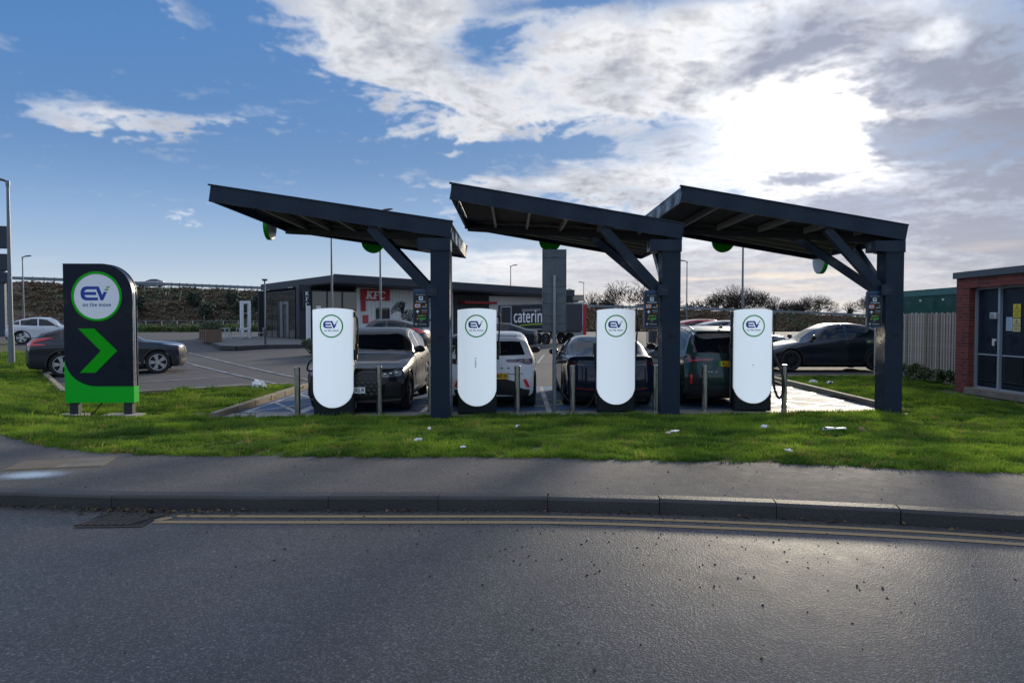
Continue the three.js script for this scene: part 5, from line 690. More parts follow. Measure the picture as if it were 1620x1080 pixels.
// ------------------------------------------------------------------ the restaurant
const wallWhite = std([0.76, 0.76, 0.745], 0.6, 0, { roughnessMap: again(scuff, 0.3) }), darkClad = std([0.022, 0.026, 0.034], 0.55), fasciaM = std([0.03, 0.037, 0.05], 0.5, 0.3), redM = std([0.42, 0.012, 0.022], 0.5), frameM = std([0.03, 0.032, 0.036], 0.4, 0.4), paneM = phys([0.03, 0.035, 0.04], 0.05, 0, { clearcoat: 1, clearcoatRoughness: 0.02 });
{
  const g0 = 0.33, t = thing('restaurant', 'single storey restaurant with red KFC sign, white cladding and dark overhanging roof', 'restaurant', [-12.2, g0, -47], 37.7 * Math.PI / 180);
  const zw = -3, eave = (x) => 4.62 - 0.021 * x;
  const slope = Math.atan(-0.021), bx = (w, h, d, x, y, z) => move(box(w, h, d).rotateZ(slope), x, y, z);
  part('fascia', bx(22.4, 0.52, 0.12, 11.2, eave(11.2) - 0.26, 0), fasciaM, t);
  part('fascia', box(0.12, 0.52, 15.8, 0.06, eave(0) - 0.262, -7.97), fasciaM, t);
  part('fascia', box(0.12, 0.52, 15.8, 22.34, eave(22.3) - 0.262, -7.97), fasciaM, t);
  part('soffit', bx(22.1, 0.06, 15.7, 11.2, eave(11.2) - 0.56, -7.95), std([0.05, 0.055, 0.065], 0.6), t);
  part('roof', bx(22.2, 0.08, 15.7, 11.2, eave(11.2) - 0.06, -7.95), fasciaM, t);
  part('roof_edge', bx(22.5, 0.05, 0.18, 11.2, eave(11.2) + 0.022, 0), std([0.12, 0.13, 0.15], 0.4, 0.5), t);
  // front wall
  const top = (x) => eave(x) - 0.6;
  part('wall', box(8.6, top(11.6), 0.2, 7.3, top(11.6) / 2, zw - 0.12), wallWhite, t);
  for (let k = 0; k < 28; k++) { const x = 3.15 + k * 0.3; part('cladding_board', box(0.275, top(x) - 0.12, 0.03, x, top(x) / 2 + 0.06, zw), wallWhite, t); }
  part('dark_wall', box(3.6, top(15), 0.24, 13.4, top(15) / 2, zw - 0.1), darkClad, t);
  for (let k = 0; k < 8; k++) part('dark_panel', box(0.43, top(15.2) - 0.1, 0.04, 11.85 + k * 0.45, top(15.2) / 2, zw + 0.03), darkClad, t);
  part('wall', box(6.0, top(20), 0.24, 18.2, top(20) / 2, zw - 0.1), wallWhite, t);
  part('door_canopy', box(3.3, 0.2, 0.7, 13.9, 2.98, zw + 0.4), redM, t);
  part('side_wall', box(0.2, top(21), 12, 21.1, top(21) / 2, zw - 6), darkClad, t);
  part('corner_wall', box(0.85, top(0), 0.6, -1.0, top(0) / 2, zw - 0.2), darkClad, t);
  part('back_wall', box(22, 4, 0.2, 10.5, 2, -15), darkClad, t);
  // glazing, pane by pane
  for (let k = 0; k < 3; k++) { const x0 = -0.5 + k * 1.17; const p = part('window', [box(1.17, 0.08, 0.1, x0 + 0.585, 3.62, zw), box(1.17, 0.1, 0.1, x0 + 0.585, 0.1, zw), box(0.07, 3.6, 0.1, x0 + 0.035, 1.85, zw + 0.001)], frameM, t); part('pane', box(1.08, 3.45, 0.02, x0 + 0.6, 1.85, zw - 0.02), paneM, p); part('ceiling_lamp', box(1.0, 0.05, 0.04, x0 + 0.6, 3.0, zw - 1.2), std([0.9, 0.85, 0.7], 0.5), p); }
  for (let k = 0; k < 5; k++) { const z = zw - 0.7 - k * 1.25; const p = part('window', [box(0.1, 3.6, 0.08, -1.4, 1.85, z), box(0.1, 0.09, 1.25, -1.4, 3.62, z - 0.62), box(0.1, 0.1, 1.25, -1.4, 0.1, z - 0.62)], frameM, t); part('pane', box(0.02, 3.4, 1.14, -1.42, 1.85, z - 0.62), paneM, p); }
  const serif = (txt, w, h, fg, bg, font, sx = 0.86) => new THREE.MeshStandardMaterial({ roughness: 0.5, map: canvasTex(w, h, (g) => { g.fillStyle = bg; g.fillRect(0, 0, w, h); g.fillStyle = fg; g.font = font; g.textAlign = 'center'; g.textBaseline = 'middle'; g.save(); g.translate(w / 2, h / 2 + h * 0.03); g.transform(1, 0, -0.16, 1, 0, 0); g.scale(sx, 1); g.lineWidth = 7; g.strokeStyle = fg; g.strokeText(txt, 0, 0); g.fillText(txt, 0, 0); g.restore(); }) });
  const sg = part('sign_board', box(2.4, 0.86, 0.12, 4.5, 3.42, zw + 0.11), redM, t);
  part('lettering', planeUV(2.3, 0.8, 4.5, 3.42, zw + 0.174), serif('KFC', 512, 178, '#f4f1ec', '#b3121d', 'bold 176px serif', 1.0), sg);
  part('red_pictogram', box(0.36, 0.8, 0.08, 3.52, 2.58, zw + 0.08), redM, t);
  part('poster', box(0.46, 0.62, 0.04, 3.7, 1.58, zw + 0.05), std([0.5, 0.06, 0.06], 0.5), t);
  const dr = part('door', [box(1.1, 0.08, 0.1, 5.15, 2.4, zw + 0.04), box(0.08, 2.3, 0.1, 4.62, 1.2, zw + 0.04), box(0.08, 2.3, 0.1, 5.68, 1.2, zw + 0.04)], frameM, t); part('pane', box(1.0, 2.25, 0.02, 5.15, 1.2, zw + 0.025), paneM, dr);
  // feathered line drawing on the wall
  const rooster = canvasTex(640, 512, (g, w, h) => {
    g.clearRect(0, 0, w, h); g.strokeStyle = '#161618'; g.lineCap = 'round'; const r = mulberry(8);
    for (let k = 0; k < 40; k++) { const f = k / 39, a = lerp(-1.15, -2.75, f) + (r() - 0.5) * 0.12, L = 190 + 70 * r(), x0 = 262 - f * 20, y0 = 318 + f * 30, x1 = x0 + Math.cos(a) * L * 0.75, y1 = y0 + Math.sin(a) * L; g.lineWidth = 5 + 4 * r(); g.beginPath(); g.moveTo(x0, y0); g.bezierCurveTo(x0 + Math.cos(a) * L * 0.2, y0 + Math.sin(a) * L * 0.8, x1 + 20, y1 - 20, x1 - 70 - 60 * f, y1 + 20 + 90 * f + 30 * r()); g.stroke(); }
    for (let k = 0; k < 520; k++) { const x = 190 + r() * 400, y = 240 + r() * 230; if (((x - 400) / 200) ** 2 + ((y - 360) / 112) ** 2 > 1) continue; g.lineWidth = 4 + 3 * r(); g.beginPath(); g.arc(x, y, 9 + 9 * r(), 0.2, 2.7); g.stroke(); }
    for (let k = 0; k < 26; k++) { g.lineWidth = 5; g.beginPath(); g.moveTo(500 + k * 3, 310 - k * 6); g.quadraticCurveTo(545 + k * 2, 290 - k * 5, 570 + k, 230 - k * 5); g.stroke(); }
    g.lineWidth = 11; for (const x of [370, 440]) { g.beginPath(); g.moveTo(x, 450); g.lineTo(x - 6, 508); g.stroke(); }
  });
  part('mural', planeUV(2.7, 2.1, 7.2, 2.35, zw + 0.019), new THREE.MeshStandardMaterial({ map: rooster, transparent: true, roughness: 0.7 }), t);
  // projecting side sign and entrance portal
  const ss2 = part('side_sign', box(0.5, 1.3, 0.16, -1.05, 3.0, zw + 0.55), darkClad, t);
  part('lettering', planeUV(0.46, 1.2, -1.05, 3.0, zw + 0.635), new THREE.MeshStandardMaterial({ roughness: 0.5, map: canvasTex(128, 330, (g, w, h) => { g.fillStyle = '#0b0d12'; g.fillRect(0, 0, w, h); g.fillStyle = '#dfe7ef'; g.font = 'bold 108px serif'; g.textAlign = 'center'; ['K', 'F', 'C'].forEach((c, i) => g.fillText(c, w / 2, 100 + i * 106)); }) }), ss2);
  for (const x of [-0.4, 0.35]) part('portal_post', box(0.2, 2.5, 0.35, x - 0.9, 1.25, zw + 1.5), std([0.62, 0.63, 0.64], 0.5), t);
}
// terrace in front of it
struct('terrace', (() => { const s = shapeOf([[-24.5, 53.5], [-15.2, 35.6], [-14.2, 35.1], [-13.3, 37], [-9.5, 38.5], [-9, 46], [-20, 62], [-27, 60]]); const g = boxUV(new THREE.ExtrudeGeometry(s, { depth: 0.14, bevelEnabled: false })); g.rotateX(-Math.PI / 2); g.translate(0, 0.33, 0); return g; })(), std([0.15, 0.15, 0.155], 0.8, 0, { map: again(concreteMap, 0.3) }));
{
  const pts = [[-24.5, 53.5], [-15.2, 35.6], [-14.2, 35.1], [-13.3, 37], [-9.5, 38.5]], kg = new THREE.Group(); kg.name = 'terrace_kerb'; kg.userData.kind = 'structure'; scene.add(kg);
  const k1 = boxUV(new RoundedBoxGeometry(0.14, 0.22, 0.905, 1, 0.012));
  for (let i = 0; i < pts.length - 1; i++) { const [a, b] = [pts[i], pts[i + 1]], L = Math.hypot(b[0] - a[0], b[1] - a[1]), n = Math.max(1, Math.round(L / 0.915)); for (let k = 0; k < n; k++) { const f = (k + 0.5) / n, m = part('kerb_stone', k1, M.kerb, kg); m.position.set(lerp(a[0], b[0], f), 0.37, -lerp(a[1], b[1], f)); m.rotation.y = -Math.atan2(b[0] - a[0], b[1] - a[1]); m.scale.z = L / n / 0.915; } }
}
// foliage: a mass of small leaves in a lumpy volume
const leafM = (c) => phys(c, 0.75, 0, { transmission: 0.25, thickness: 0, side: THREE.DoubleSide });
function leafCloud(n, rx, ry, rz, size, seed, shell = 0.55) {
  const r = mulberry(seed), p = [], id = [], lumps = [...Array(9)].map(() => [r() * 2 - 1, r() * 1.4 - 0.6, r() * 2 - 1, 0.35 + r() * 0.35]);
  for (let i = 0; i < n; i++) {
    const l = lumps[(r() * 9) | 0]; let a = r() * 6.283, b = Math.acos(2 * r() - 1), q = l[3] * (shell + (1 - shell) * r()); let x = l[0] * 0.62 + Math.sin(b) * Math.cos(a) * q, y = l[1] * 0.55 + Math.cos(b) * q, z = l[2] * 0.62 + Math.sin(b) * Math.sin(a) * q; x *= rx; y = Math.max(y * ry, -ry * 0.98); z *= rz;
    const s = size * (0.6 + r() * 0.8), ax = r() * 6.283, ay = r() * 2 - 1, u = new THREE.Vector3(Math.cos(ax), ay * 0.8, Math.sin(ax)).normalize(), v = new THREE.Vector3(-Math.sin(ax) * ay, 0.7, Math.cos(ax) * ay).normalize(), o = p.length / 3;
    p.push(x - u.x * s, y - u.y * s, z - u.z * s, x + v.x * s * 0.45, y + v.y * s * 0.45, z + v.z * s * 0.45, x + u.x * s, y + u.y * s, z + u.z * s, x - v.x * s * 0.45, y - v.y * s * 0.45, z - v.z * s * 0.45); id.push(o, o + 1, o + 2, o, o + 2, o + 3);
  }
  const g = new THREE.BufferGeometry(); g.setAttribute('position', new THREE.Float32BufferAttribute(p, 3)); g.setIndex(id); g.computeVertexNormals(); return g;
}
function shrub(name, label, cat, [x, y, d], rx, ry, rz, n, size, c, seed, group) { const t = thing(name, label, cat, [x, y, -d], 0, group); part('foliage', move(leafCloud(n, rx, ry, rz, size, seed), 0, ry * 0.9, 0), leafM(c), t); const r = mulberry(seed + 1); part('stems', [...Array(7)].map(() => rod([(r() - 0.5) * rx * 0.3, -0.02, (r() - 0.5) * rz * 0.3], [(r() - 0.5) * rx * 1.2, ry * 1.2, (r() - 0.5) * rz * 1.2], 0.03, 0.01, 5)), std([0.07, 0.05, 0.035], 0.9), t); return t; }
{
  // planted island left of the first charger
  struct('planted_island', (() => { const s = new THREE.Shape(); s.absellipse(-8.2, 31.8, 3.9, 1.9, 0, 6.2832, false, 0.12); const g = boxUV(new THREE.ExtrudeGeometry(s, { depth: 0.12, bevelEnabled: true, bevelSize: 0.02, bevelThickness: 0.02, bevelSegments: 1, curveSegments: 30 })); g.rotateX(-Math.PI / 2); g.translate(0, 0.12, 0); return g; })(), std([0.13, 0.13, 0.125], 0.9, 0, { map: concreteMap }));
  struct('island_turf', (() => { const s = new THREE.Shape(); s.absellipse(-8.2, 31.8, 3.75, 1.75, 0, 6.2832, false, 0.12); const g = boxUV(new THREE.ExtrudeGeometry(s, { depth: 0.02, bevelEnabled: false, curveSegments: 30 })); g.rotateX(-Math.PI / 2); g.translate(0, 0.265, 0); return g; })(), std([0.09, 0.1, 0.03], 1, 0, { map: again(grainMap, 1) }));
  shrub('shrub', 'dark rounded shrub on the planted island left of the first charger', 'shrub', [-9.3, 0.27, 31.6], 0.75, 0.42, 0.7, 2600, 0.05, [0.045, 0.06, 0.028], 3);
  shrub('shrub', 'brighter green low shrub on the planted island right beside the dark one', 'shrub', [-8.35, 0.27, 31.0], 0.65, 0.36, 0.6, 2400, 0.05, [0.10, 0.17, 0.035], 4);
  // planters, cone, tables, chairs, portal
  const wood = std([0.17, 0.11, 0.075], 0.8, 0, { map: again(grainMap, 2) });
  for (let k = 0; k < 4; k++) {
    const w = ['nearest', 'second nearest', 'third nearest', 'farthest'][k], t = thing('planter_box', `slatted wooden planter with a green shrub, ${w} along the terrace edge`, 'planter', [-18.35 - k * 0.72, 0.47, -41.9 - k * 1.3], 0.5, 'planter boxes along the terrace edge');
    for (let j = 0; j < 5; j++) parts('slat', [box(0.86, 0.13, 0.03, 0, 0.09 + j * 0.15, 0.43), box(0.03, 0.13, 0.83, -0.43, 0.09 + j * 0.15, 0), box(0.03, 0.13, 0.83, 0.43, 0.09 + j * 0.15, 0)], wood, t);
    part('liner', box(0.8, 0.7, 0.8, 0, 0.37, 0), std(0.02, 0.8), t); part('foliage', move(leafCloud(700, 0.48, 0.3, 0.48, 0.06, 40 + k), 0, 0.98, 0), leafM([0.06, 0.09, 0.035]), t);
  }
  const cone = thing('traffic_cone', 'orange traffic cone with a white band standing on the terrace', 'traffic cone', [-23.6, 0.47, -55]);
  const co = std([0.6, 0.08, 0.03], 0.5); part('cone', cyl(0.03, 0.16, 0.72, 0, 0.38, 0, 20), co, cone); part('base', box(0.42, 0.04, 0.42, 0, 0.02, 0), co, cone); part('white_band', cyl(0.075, 0.115, 0.22, 0, 0.47, 0, 20), std(0.7, 0.4), cone);
  const metal = std([0.5, 0.52, 0.54], 0.4, 0.5);
  const tb = thing('outdoor_table', 'pale square metal table in the middle of the terrace', 'table', [-19.4, 0.47, -49.6], 0.3); part('top', box(0.8, 0.04, 0.8, 0, 0.74, 0), metal, tb); parts('leg', [[-1, -1], [1, -1], [-1, 1], [1, 1]].map(([a, b]) => rod([a * 0.36, 0, b * 0.36], [a * 0.36, 0.72, b * 0.36], 0.025)), metal, tb);
  const tb2 = copyOf(tb, 'square metal table at the left of the terrace near the cone', [-22.2, 0.47, -52.6], 0.5);
  const chair = thing('outdoor_chair', 'pale metal chair left of the middle terrace table', 'chair', [-20.5, 0.47, -49.2], 0.2, 'metal chairs on the terrace');
  part('seat', box(0.42, 0.035, 0.42, 0, 0.45, 0), metal, chair); part('backrest', box(0.03, 0.2, 0.42, -0.2, 0.72, 0), metal, chair); parts('leg', [[-1, -1], [1, -1], [-1, 1], [1, 1]].map(([a, b]) => rod([a * 0.19, 0, b * 0.19], [a * 0.19, a < 0 ? 0.82 : 0.45, b * 0.19], 0.016)), metal, chair);
  [['pale metal chair right of the middle terrace table', -18.3, 49.8, Math.PI], ['pale metal chair on the far side of the middle terrace table', -19.9, 50.8, -1.2], ['dark backed metal chair left of the table near the cone', -23.3, 52.2, 0.1], ['metal chair between the two terrace tables', -21.2, 52.3, 3.0]].forEach(([l, x, d, a]) => copyOf(chair, l, [x, 0.47, -d], a));
  const por = thing('portal_frame', 'tall white free standing portal frame on the terrace', 'frame', [-20.9, 0.47, -53.5], 0.55); const pw = std([0.66, 0.67, 0.69], 0.5); parts('post', [box(0.2, 2.65, 0.5, -0.27, 1.32, 0), box(0.2, 2.65, 0.5, 0.27, 1.32, 0)], pw, por); part('lintel', box(0.74, 0.22, 0.5, 0, 2.76, 0), pw, por); part('shelf', box(0.34, 0.04, 0.4, 0, 1.9, 0), pw, por);
}
// catering trailer
{
  const t = thing('catering_trailer', 'dark box trailer with white catering lettering and a framed side door', 'trailer', [-0.97, 0.27, -47], -57.7 * Math.PI / 180);
  const b = std([0.02, 0.024, 0.032], 0.45), L = 6.6; part('body', rbox(L, 1.68, 2.2, 0.04, L / 2, 1.72, -1.1), b, t); part('roof_edge', box(L + 0.04, 0.06, 2.24, L / 2, 2.57, -1.1), std([0.25, 0.26, 0.28], 0.4, 0.5), t); part('chassis', box(L, 0.16, 1.9, L / 2, 0.86, -1.1), std(0.02, 0.7), t); part('skirt_rail', box(L, 0.06, 0.05, L / 2, 0.97, 0.02), std([0.5, 0.52, 0.54], 0.4, 0.6), t);
  const d = part('side_door', box(1.3, 1.4, 0.02, 1.1, 1.74, 0.012), b, t); parts('door_frame', [box(0.06, 1.4, 0.03, 0.45, 1.74, 0.02), box(0.06, 1.4, 0.03, 1.75, 1.74, 0.02), box(1.36, 0.06, 0.03, 1.1, 2.46, 0.02)], std([0.42, 0.44, 0.46], 0.4), d);
  part('lettering', planeUV(4.5, 1.42, 4.2, 1.74, 0.006), new THREE.MeshStandardMaterial({ roughness: 0.5, map: canvasTex(780, 260, (g, w, h) => { g.fillStyle = '#191c22'; g.fillRect(0, 0, w, h); g.fillStyle = '#dfe3e6'; g.font = '188px sans-serif'; g.lineWidth = 5; g.strokeStyle = '#dfe3e6'; g.fillText('catering', 12, 190, 756); g.strokeText('catering', 12, 190, 756); g.fillStyle = '#8a9096'; for (let k = 0; k < 11; k++) g.fillRect(190 + k * 34, 34, 24, 26); g.strokeStyle = '#8fae2e'; g.lineWidth = 12; g.beginPath(); g.moveTo(130, 232); g.quadraticCurveTo(400, 205, 720, 212); g.stroke(); }) }), t);
  const wg = wheelGeo(0.38, 0.24, 5); for (const x of [4.6, 5.5]) for (const z of [-0.15, -2.05]) { const w = part('wheel', wg.tyre, tyreM, t); w.position.set(x, 0.38, z); part('rim', wg.rim, rimDark, w); }
  part('jockey_wheel', [rod([0.5, 0.05, -0.4], [0.5, 0.9, -0.4], 0.04), cyl(0.12, 0.12, 0.07, 0.5, 0.12, -0.4).rotateX(0)], std(0.03, 0.6), t);
}
// low building right of the signpost
{
  const t = thing('service_block', 'low flat roofed service block with a white panel and a red edge strip', 'outbuilding', [3.6, 0.33, -62]);
  part('wall', box(2.4, 3.3, 3, 1.2, 1.65, -1.5), std([0.11, 0.10, 0.095], 0.8, 0, { map: again(concreteMap, 1) }), t); for (let k = 0; k < 9; k++) part('cladding_board', box(0.24, 3.0, 0.05, 0.3 + k * 0.25, 1.6, 0.03), std([0.13, 0.12, 0.115], 0.7), t);
  part('white_panel', box(0.86, 2.1, 0.1, 2.4, 2.1, 0.08), std([0.6, 0.6, 0.6], 0.5), t); part('grey_base', box(0.86, 1.0, 0.1, 2.4, 0.52, 0.08), std([0.28, 0.28, 0.27], 0.7), t); part('red_strip', box(0.3, 2.9, 0.1, 3.0, 1.5, 0.06), redM, t); part('parapet', box(2.4, 0.5, 3.1, 1.1, 3.56, -1.5), darkClad, t); part('parapet_light', box(0.95, 0.5, 3.1, 2.4, 3.555, -1.45), std([0.3, 0.27, 0.23], 0.7), t);
}
// roll cages
{
  const bar2 = std([0.05, 0.06, 0.075], 0.5, 0.6), t = thing('roll_cage', 'dark wire roll cage standing on the car park, left one of the two', 'roll cage', [7.75, rise(38), -38], 0.1, 'roll cages beside the red car');
  parts('post', [[0, 0], [0.75, 0], [0, -0.8], [0.75, -0.8]].map(([x, z]) => rod([x, 0.15, z], [x, 1.45, z], 0.018)), bar2, t); for (let k = 0; k < 7; k++) { part('wire', rod([0.1 * k + 0.05, 0.2, 0], [0.1 * k + 0.05, 1.42, 0], 0.009, 0.009, 5), bar2, t); part('wire', rod([0.1 * k + 0.05, 0.2, -0.8], [0.1 * k + 0.05, 1.42, -0.8], 0.009, 0.009, 5), bar2, t); } for (let k = 0; k < 4; k++) part('cross_wire', rod([0, 0.25 + k * 0.38, 0], [0.75, 0.25 + k * 0.38, 0], 0.012, 0.012, 5), bar2, t);
  part('base', box(0.8, 0.06, 0.86, 0.375, 0.18, -0.4), bar2, t); parts('castor', [[0.05, -0.05], [0.7, -0.05], [0.05, -0.75], [0.7, -0.75]].map(([x, z]) => cyl(0.06, 0.06, 0.04, 0, 0, 0, 12).rotateX(Math.PI / 2).translate(x, 0.07, z)), rubber, t);
  part('load', box(0.62, 0.7, 0.66, 0.375, 0.6, -0.4), std([0.04, 0.05, 0.06], 0.7), t);
  copyOf(t, 'dark wire roll cage beside the red car, right one of the two', [8.6, rise(38), -38.1], -0.08);
}
// lamp posts
{
  const lampM = std([0.16, 0.18, 0.2], 0.45, 0.6), headM = std([0.05, 0.055, 0.06], 0.5);
  const make = (label, x, d, h, dir, r = 0.07) => {
    const t = thing('street_lamp', label, 'street lamp', [x, rise(d), -d], dir > 0 ? 0 : Math.PI, 'lamp posts round the car park');
    part('base_tube', cyl(r * 1.25, r * 1.35, 1.15, 0, 0.57, 0, 16), lampM, t); part('pole', cyl(r * 0.6, r, h - 1.1, 0, 1.1 + (h - 1.1) / 2, 0, 14), lampM, t); part('collar', cyl(r * 0.85, r * 0.85, 0.22, 0, h - 0.06, 0, 14), lampM, t);
    const g = new THREE.SphereGeometry(1, 20, 10).scale(0.36, 0.075, 0.14); const p = g.attributes.position; for (let i = 0; i < p.count; i++) if (p.getY(i) < -0.02) p.setY(i, -0.02); g.computeVertexNormals(); g.rotateZ(0.14); const hd = part('lamp_head', move(g, 0.42, h + 0.1, 0), headM, t); part('lens', box(0.4, 0.012, 0.18, 0.44, h + 0.073, 0).rotateZ(0), std([0.4, 0.4, 0.38], 0.3), hd);
    part('arm', rod([0, h, 0], [0.2, h + 0.07, 0], 0.03), lampM, t); return t;
  };
  make('tall grey street lamp on the grass at the far left edge', -19.1, 26.0, 6.95, -1, 0.085);
  make('distant street lamp left of the totem sign, head to the right', -41.5, 58, 6.8, 1);
  make('street lamp whose head hides behind the left canopy, above the first charger', -10.55, 40, 7.9, 1);
  make('street lamp whose head hides behind the left canopy, in front of the KFC sign', -7.8, 40.5, 7.9, 1);
  make('street lamp rising behind the catering trailer', -0.15, 76, 7.5, 1);
  make('street lamp in front of the bare trees right of the signpost', 10.5, 100, 7.0, -1);
  make('curved street lamp farthest off, left of the bare trees', 10.1, 115, 6.7, -1);
  make('street lamp just right of the middle canopy post', 17.4, 68, 7.3, -1);
  make('street lamp behind the fourth charger with its head behind the right canopy', 13.5, 40, 7.9, 1);
  const t = thing('slim_post', 'slim grey post with a dark lower half beside the terrace', 'post', [-13.75, 0.34, -38]); part('pole', cyl(0.04, 0.05, 2.7, 0, 2.3, 0, 12), lampM, t); part('lower_pole', cyl(0.06, 0.065, 1.0, 0, 0.5, 0, 12), headM, t); part('head', cyl(0.16, 0.12, 0.1, 0, 3.7, 0, 16), headM, t);
}
// dark pylon sign at the left edge
{
  const t = thing('pylon_sign', 'tall dark pylon sign with stacked panels at the left edge', 'sign', [-46.9, 0.35, -62], 0.3), pm = std([0.018, 0.03, 0.045], 0.5);
  part('column', box(1.6, 6.6, 0.5, 0, 3.3, 0), std([0.03, 0.05, 0.075], 0.5), t); [[9.0, 2.0], [6.75, 1.5], [5.35, 0.95]].forEach(([y, h], i) => part('panel', rbox(2.3 - i * 0.12, h, 0.6, 0.04, 0.1, y, 0.05), pm, t)); part('spine', box(0.4, 3.4, 0.3, 0.1, 8.2, -0.1), pm, t);
}
// ------------------------------------------------------------------ motorway embankment and what grows on and beyond it
{
  const crest = [[-190, 84, 8.6], [-140, 92, 8.4], [-77, 110, 8.0], [-62, 117, 7.6], [-47, 124, 7.25], [-33, 129, 6.8], [-1, 140, 5.5], [16.7, 148, 4.5], [37.5, 152, 4.1], [63, 157, 3.35], [86, 162, 2.5], [127, 172, 1.8], [200, 190, 1.5], [320, 215, 1.4]];
  const cv = new THREE.CatmullRomCurve3(crest.map(([x, d, h]) => new THREE.Vector3(x, h, -d))), N = 240, rows = 14, pos = [], uv = [], id = [];
  const at = (u, t) => { const c = cv.getPoint(u), k = cv.getTangent(u), nx = -k.z, nz = k.x, l = Math.hypot(nx, nz), w = 10 + c.y * 2.1; const off = (1 - t) * w; let y = t <= 1 ? lerp(0.2, c.y, ss(0, 1, t) * 0.35 + t * 0.65) : c.y - (t - 1) * 0.4; y += 0.3 * noise(c.x * 0.2 + t * 5, t * 9) * (t < 1 ? t * (1 - t) * 4 : 0); return [c.x + (nx / l) * off * -1 * (nz > 0 ? -1 : 1), y, c.z + (nz / l) * off * (nz > 0 ? 1 : -1)]; };
  for (let i = 0; i <= N; i++) for (let j = 0; j <= rows; j++) { const t = (j / rows) * 1.9, q = at(i / N, t); pos.push(...q); uv.push(q[0], q[2] + q[1] * 2); }
  for (let i = 0; i < N; i++) for (let j = 0; j < rows; j++) { const a = i * (rows + 1) + j, b = a + rows + 1; id.push(a, b, a + 1, b, b + 1, a + 1); }
  const g = new THREE.BufferGeometry(); g.setAttribute('position', new THREE.Float32BufferAttribute(pos, 3)); g.setAttribute('uv', new THREE.Float32BufferAttribute(uv, 2)); g.setIndex(id); g.computeVertexNormals();
  const scrubT = tex(512, (u, v) => { const a = pfbm(u, v, 6, 5), b = pfbm(u + 0.4, v, 40, 3), k = ss(0.4, 0.62, a); return [lerp(0.085, 0.06, k) * (0.6 + 0.8 * b), lerp(0.062, 0.066, k) * (0.6 + 0.8 * b), lerp(0.038, 0.026, k) * (0.6 + 0.8 * b)]; }, false, 1 / 22);
  struct('embankment', g, std(1, 1, 0, { map: scrubT, side: THREE.DoubleSide }));
  // dead bracken and bramble over the slope
  const r = mulberry(55), mats = [], cols = [], q = new THREE.Quaternion(), e = new THREE.Euler();
  for (let i = 0; i < 9000; i++) { const u = 0.04 + r() * 0.75, t = 0.03 + r() * 0.95, [x, y, z] = at(u, t), s = 0.5 + r() * 0.9; e.set(0, r() * 6.3, 0); mats.push(new THREE.Matrix4().compose(new THREE.Vector3(x, y - 0.1, z), q.setFromEuler(e).clone(), new THREE.Vector3(s, s * (0.5 + r() * 0.7), s))); const k = r(), gn = noise(x * 0.06, z * 0.06) > 0.15 ? 1 : 0; cols.push(gn && k < 0.5 ? rgb(0.05, 0.07, 0.028) : k < 0.75 ? rgb(0.082 + r() * 0.035, 0.054 + r() * 0.022, 0.03) : rgb(0.09, 0.068, 0.04)); }
  stuff('scrub', leafCloud(40, 1, 0.7, 1, 0.2, 9, 0.3), leafM([1, 1, 1]), 'brown winter scrub and dead bracken over the motorway embankment', 'scrub', mats, cols);
  // dark young evergreens and pale tree guards
  const eg = ['dark young evergreen on the embankment']; let n = 0;
  const firs = [[0.225, 0.42, 'left of the totem sign, highest'], [0.215, 0.3, 'left of the totem sign, lowest'], [0.262, 0.5, 'just right of the totem sign'], [0.268, 0.3, 'right of the totem sign, low on the slope'], [0.29, 0.55, 'above the planter boxes'], [0.296, 0.32, 'beside the planter boxes'], [0.312, 0.45, 'above the white portal frame'], [0.325, 0.6, 'left of the slim post'], [0.337, 0.4, 'beside the restaurant corner']];
  const fg = leafCloud(1500, 1.5, 1.5, 1.5, 0.22, 21, 0.4), fm = leafM([0.028, 0.05, 0.026]);
  for (const [u, t, w] of firs) { const [x, y, z] = at(u, t); const tr = thing('evergreen_bush', 'dark young evergreen bush on the embankment ' + w, 'bush', [x, y, z], r() * 6, 'young evergreens on the embankment'); part('foliage', move(fg.clone().scale(0.8 + r() * 0.5, 0.9 + r() * 0.5, 0.8 + r() * 0.5), 0, 1.3, 0), fm, tr); part('stem', rod([0, -0.2, 0], [0, 1.4, 0], 0.07), std([0.06, 0.045, 0.03], 0.9), tr); }
  const gm = [], gc = []; for (let i = 0; i < 46; i++) { const [x, y, z] = at(0.18 + r() * 0.2, 0.1 + r() * 0.75); gm.push(new THREE.Matrix4().compose(new THREE.Vector3(x, y + 0.35, z), new THREE.Quaternion().setFromEuler(e.set((r() - 0.5) * 0.2, 0, (r() - 0.5) * 0.2)), new THREE.Vector3(1, 1, 1))); gc.push(rgb(0.17, 0.21, 0.18)); }
  stuff('tree_guards', cyl(0.07, 0.07, 0.9, 0, 0.1, 0, 8), std([1, 1, 1], 0.5), 'pale plastic tree guards dotted over the embankment', 'tree guards', gm, gc);
  // crash barrier along the crest
  const bt = thing('crash_barrier', 'grey steel motorway crash barrier along the top of the embankment', 'crash barrier', [0, 0, 0]), bm = std([0.17, 0.2, 0.23], 0.4, 0.7);
  const rail = (dy, h) => { const p = [], ii = []; for (let i = 0; i <= 400; i++) { const c = cv.getPoint(0.03 + (i / 400) * 0.92); p.push(c.x, c.y + dy, c.z, c.x, c.y + dy + h, c.z); if (i) { const a = i * 2 - 2; ii.push(a, a + 2, a + 1, a + 1, a + 2, a + 3); } } const q2 = new THREE.BufferGeometry(); q2.setAttribute('position', new THREE.Float32BufferAttribute(p, 3)); q2.setIndex(ii); q2.computeVertexNormals(); const back = q2.clone().translate(0, 0, -0.12); return merge([q2, back]); };
  const br = bm.clone(); br.side = THREE.DoubleSide; part('rail', rail(0.34, 0.5), br, bt);
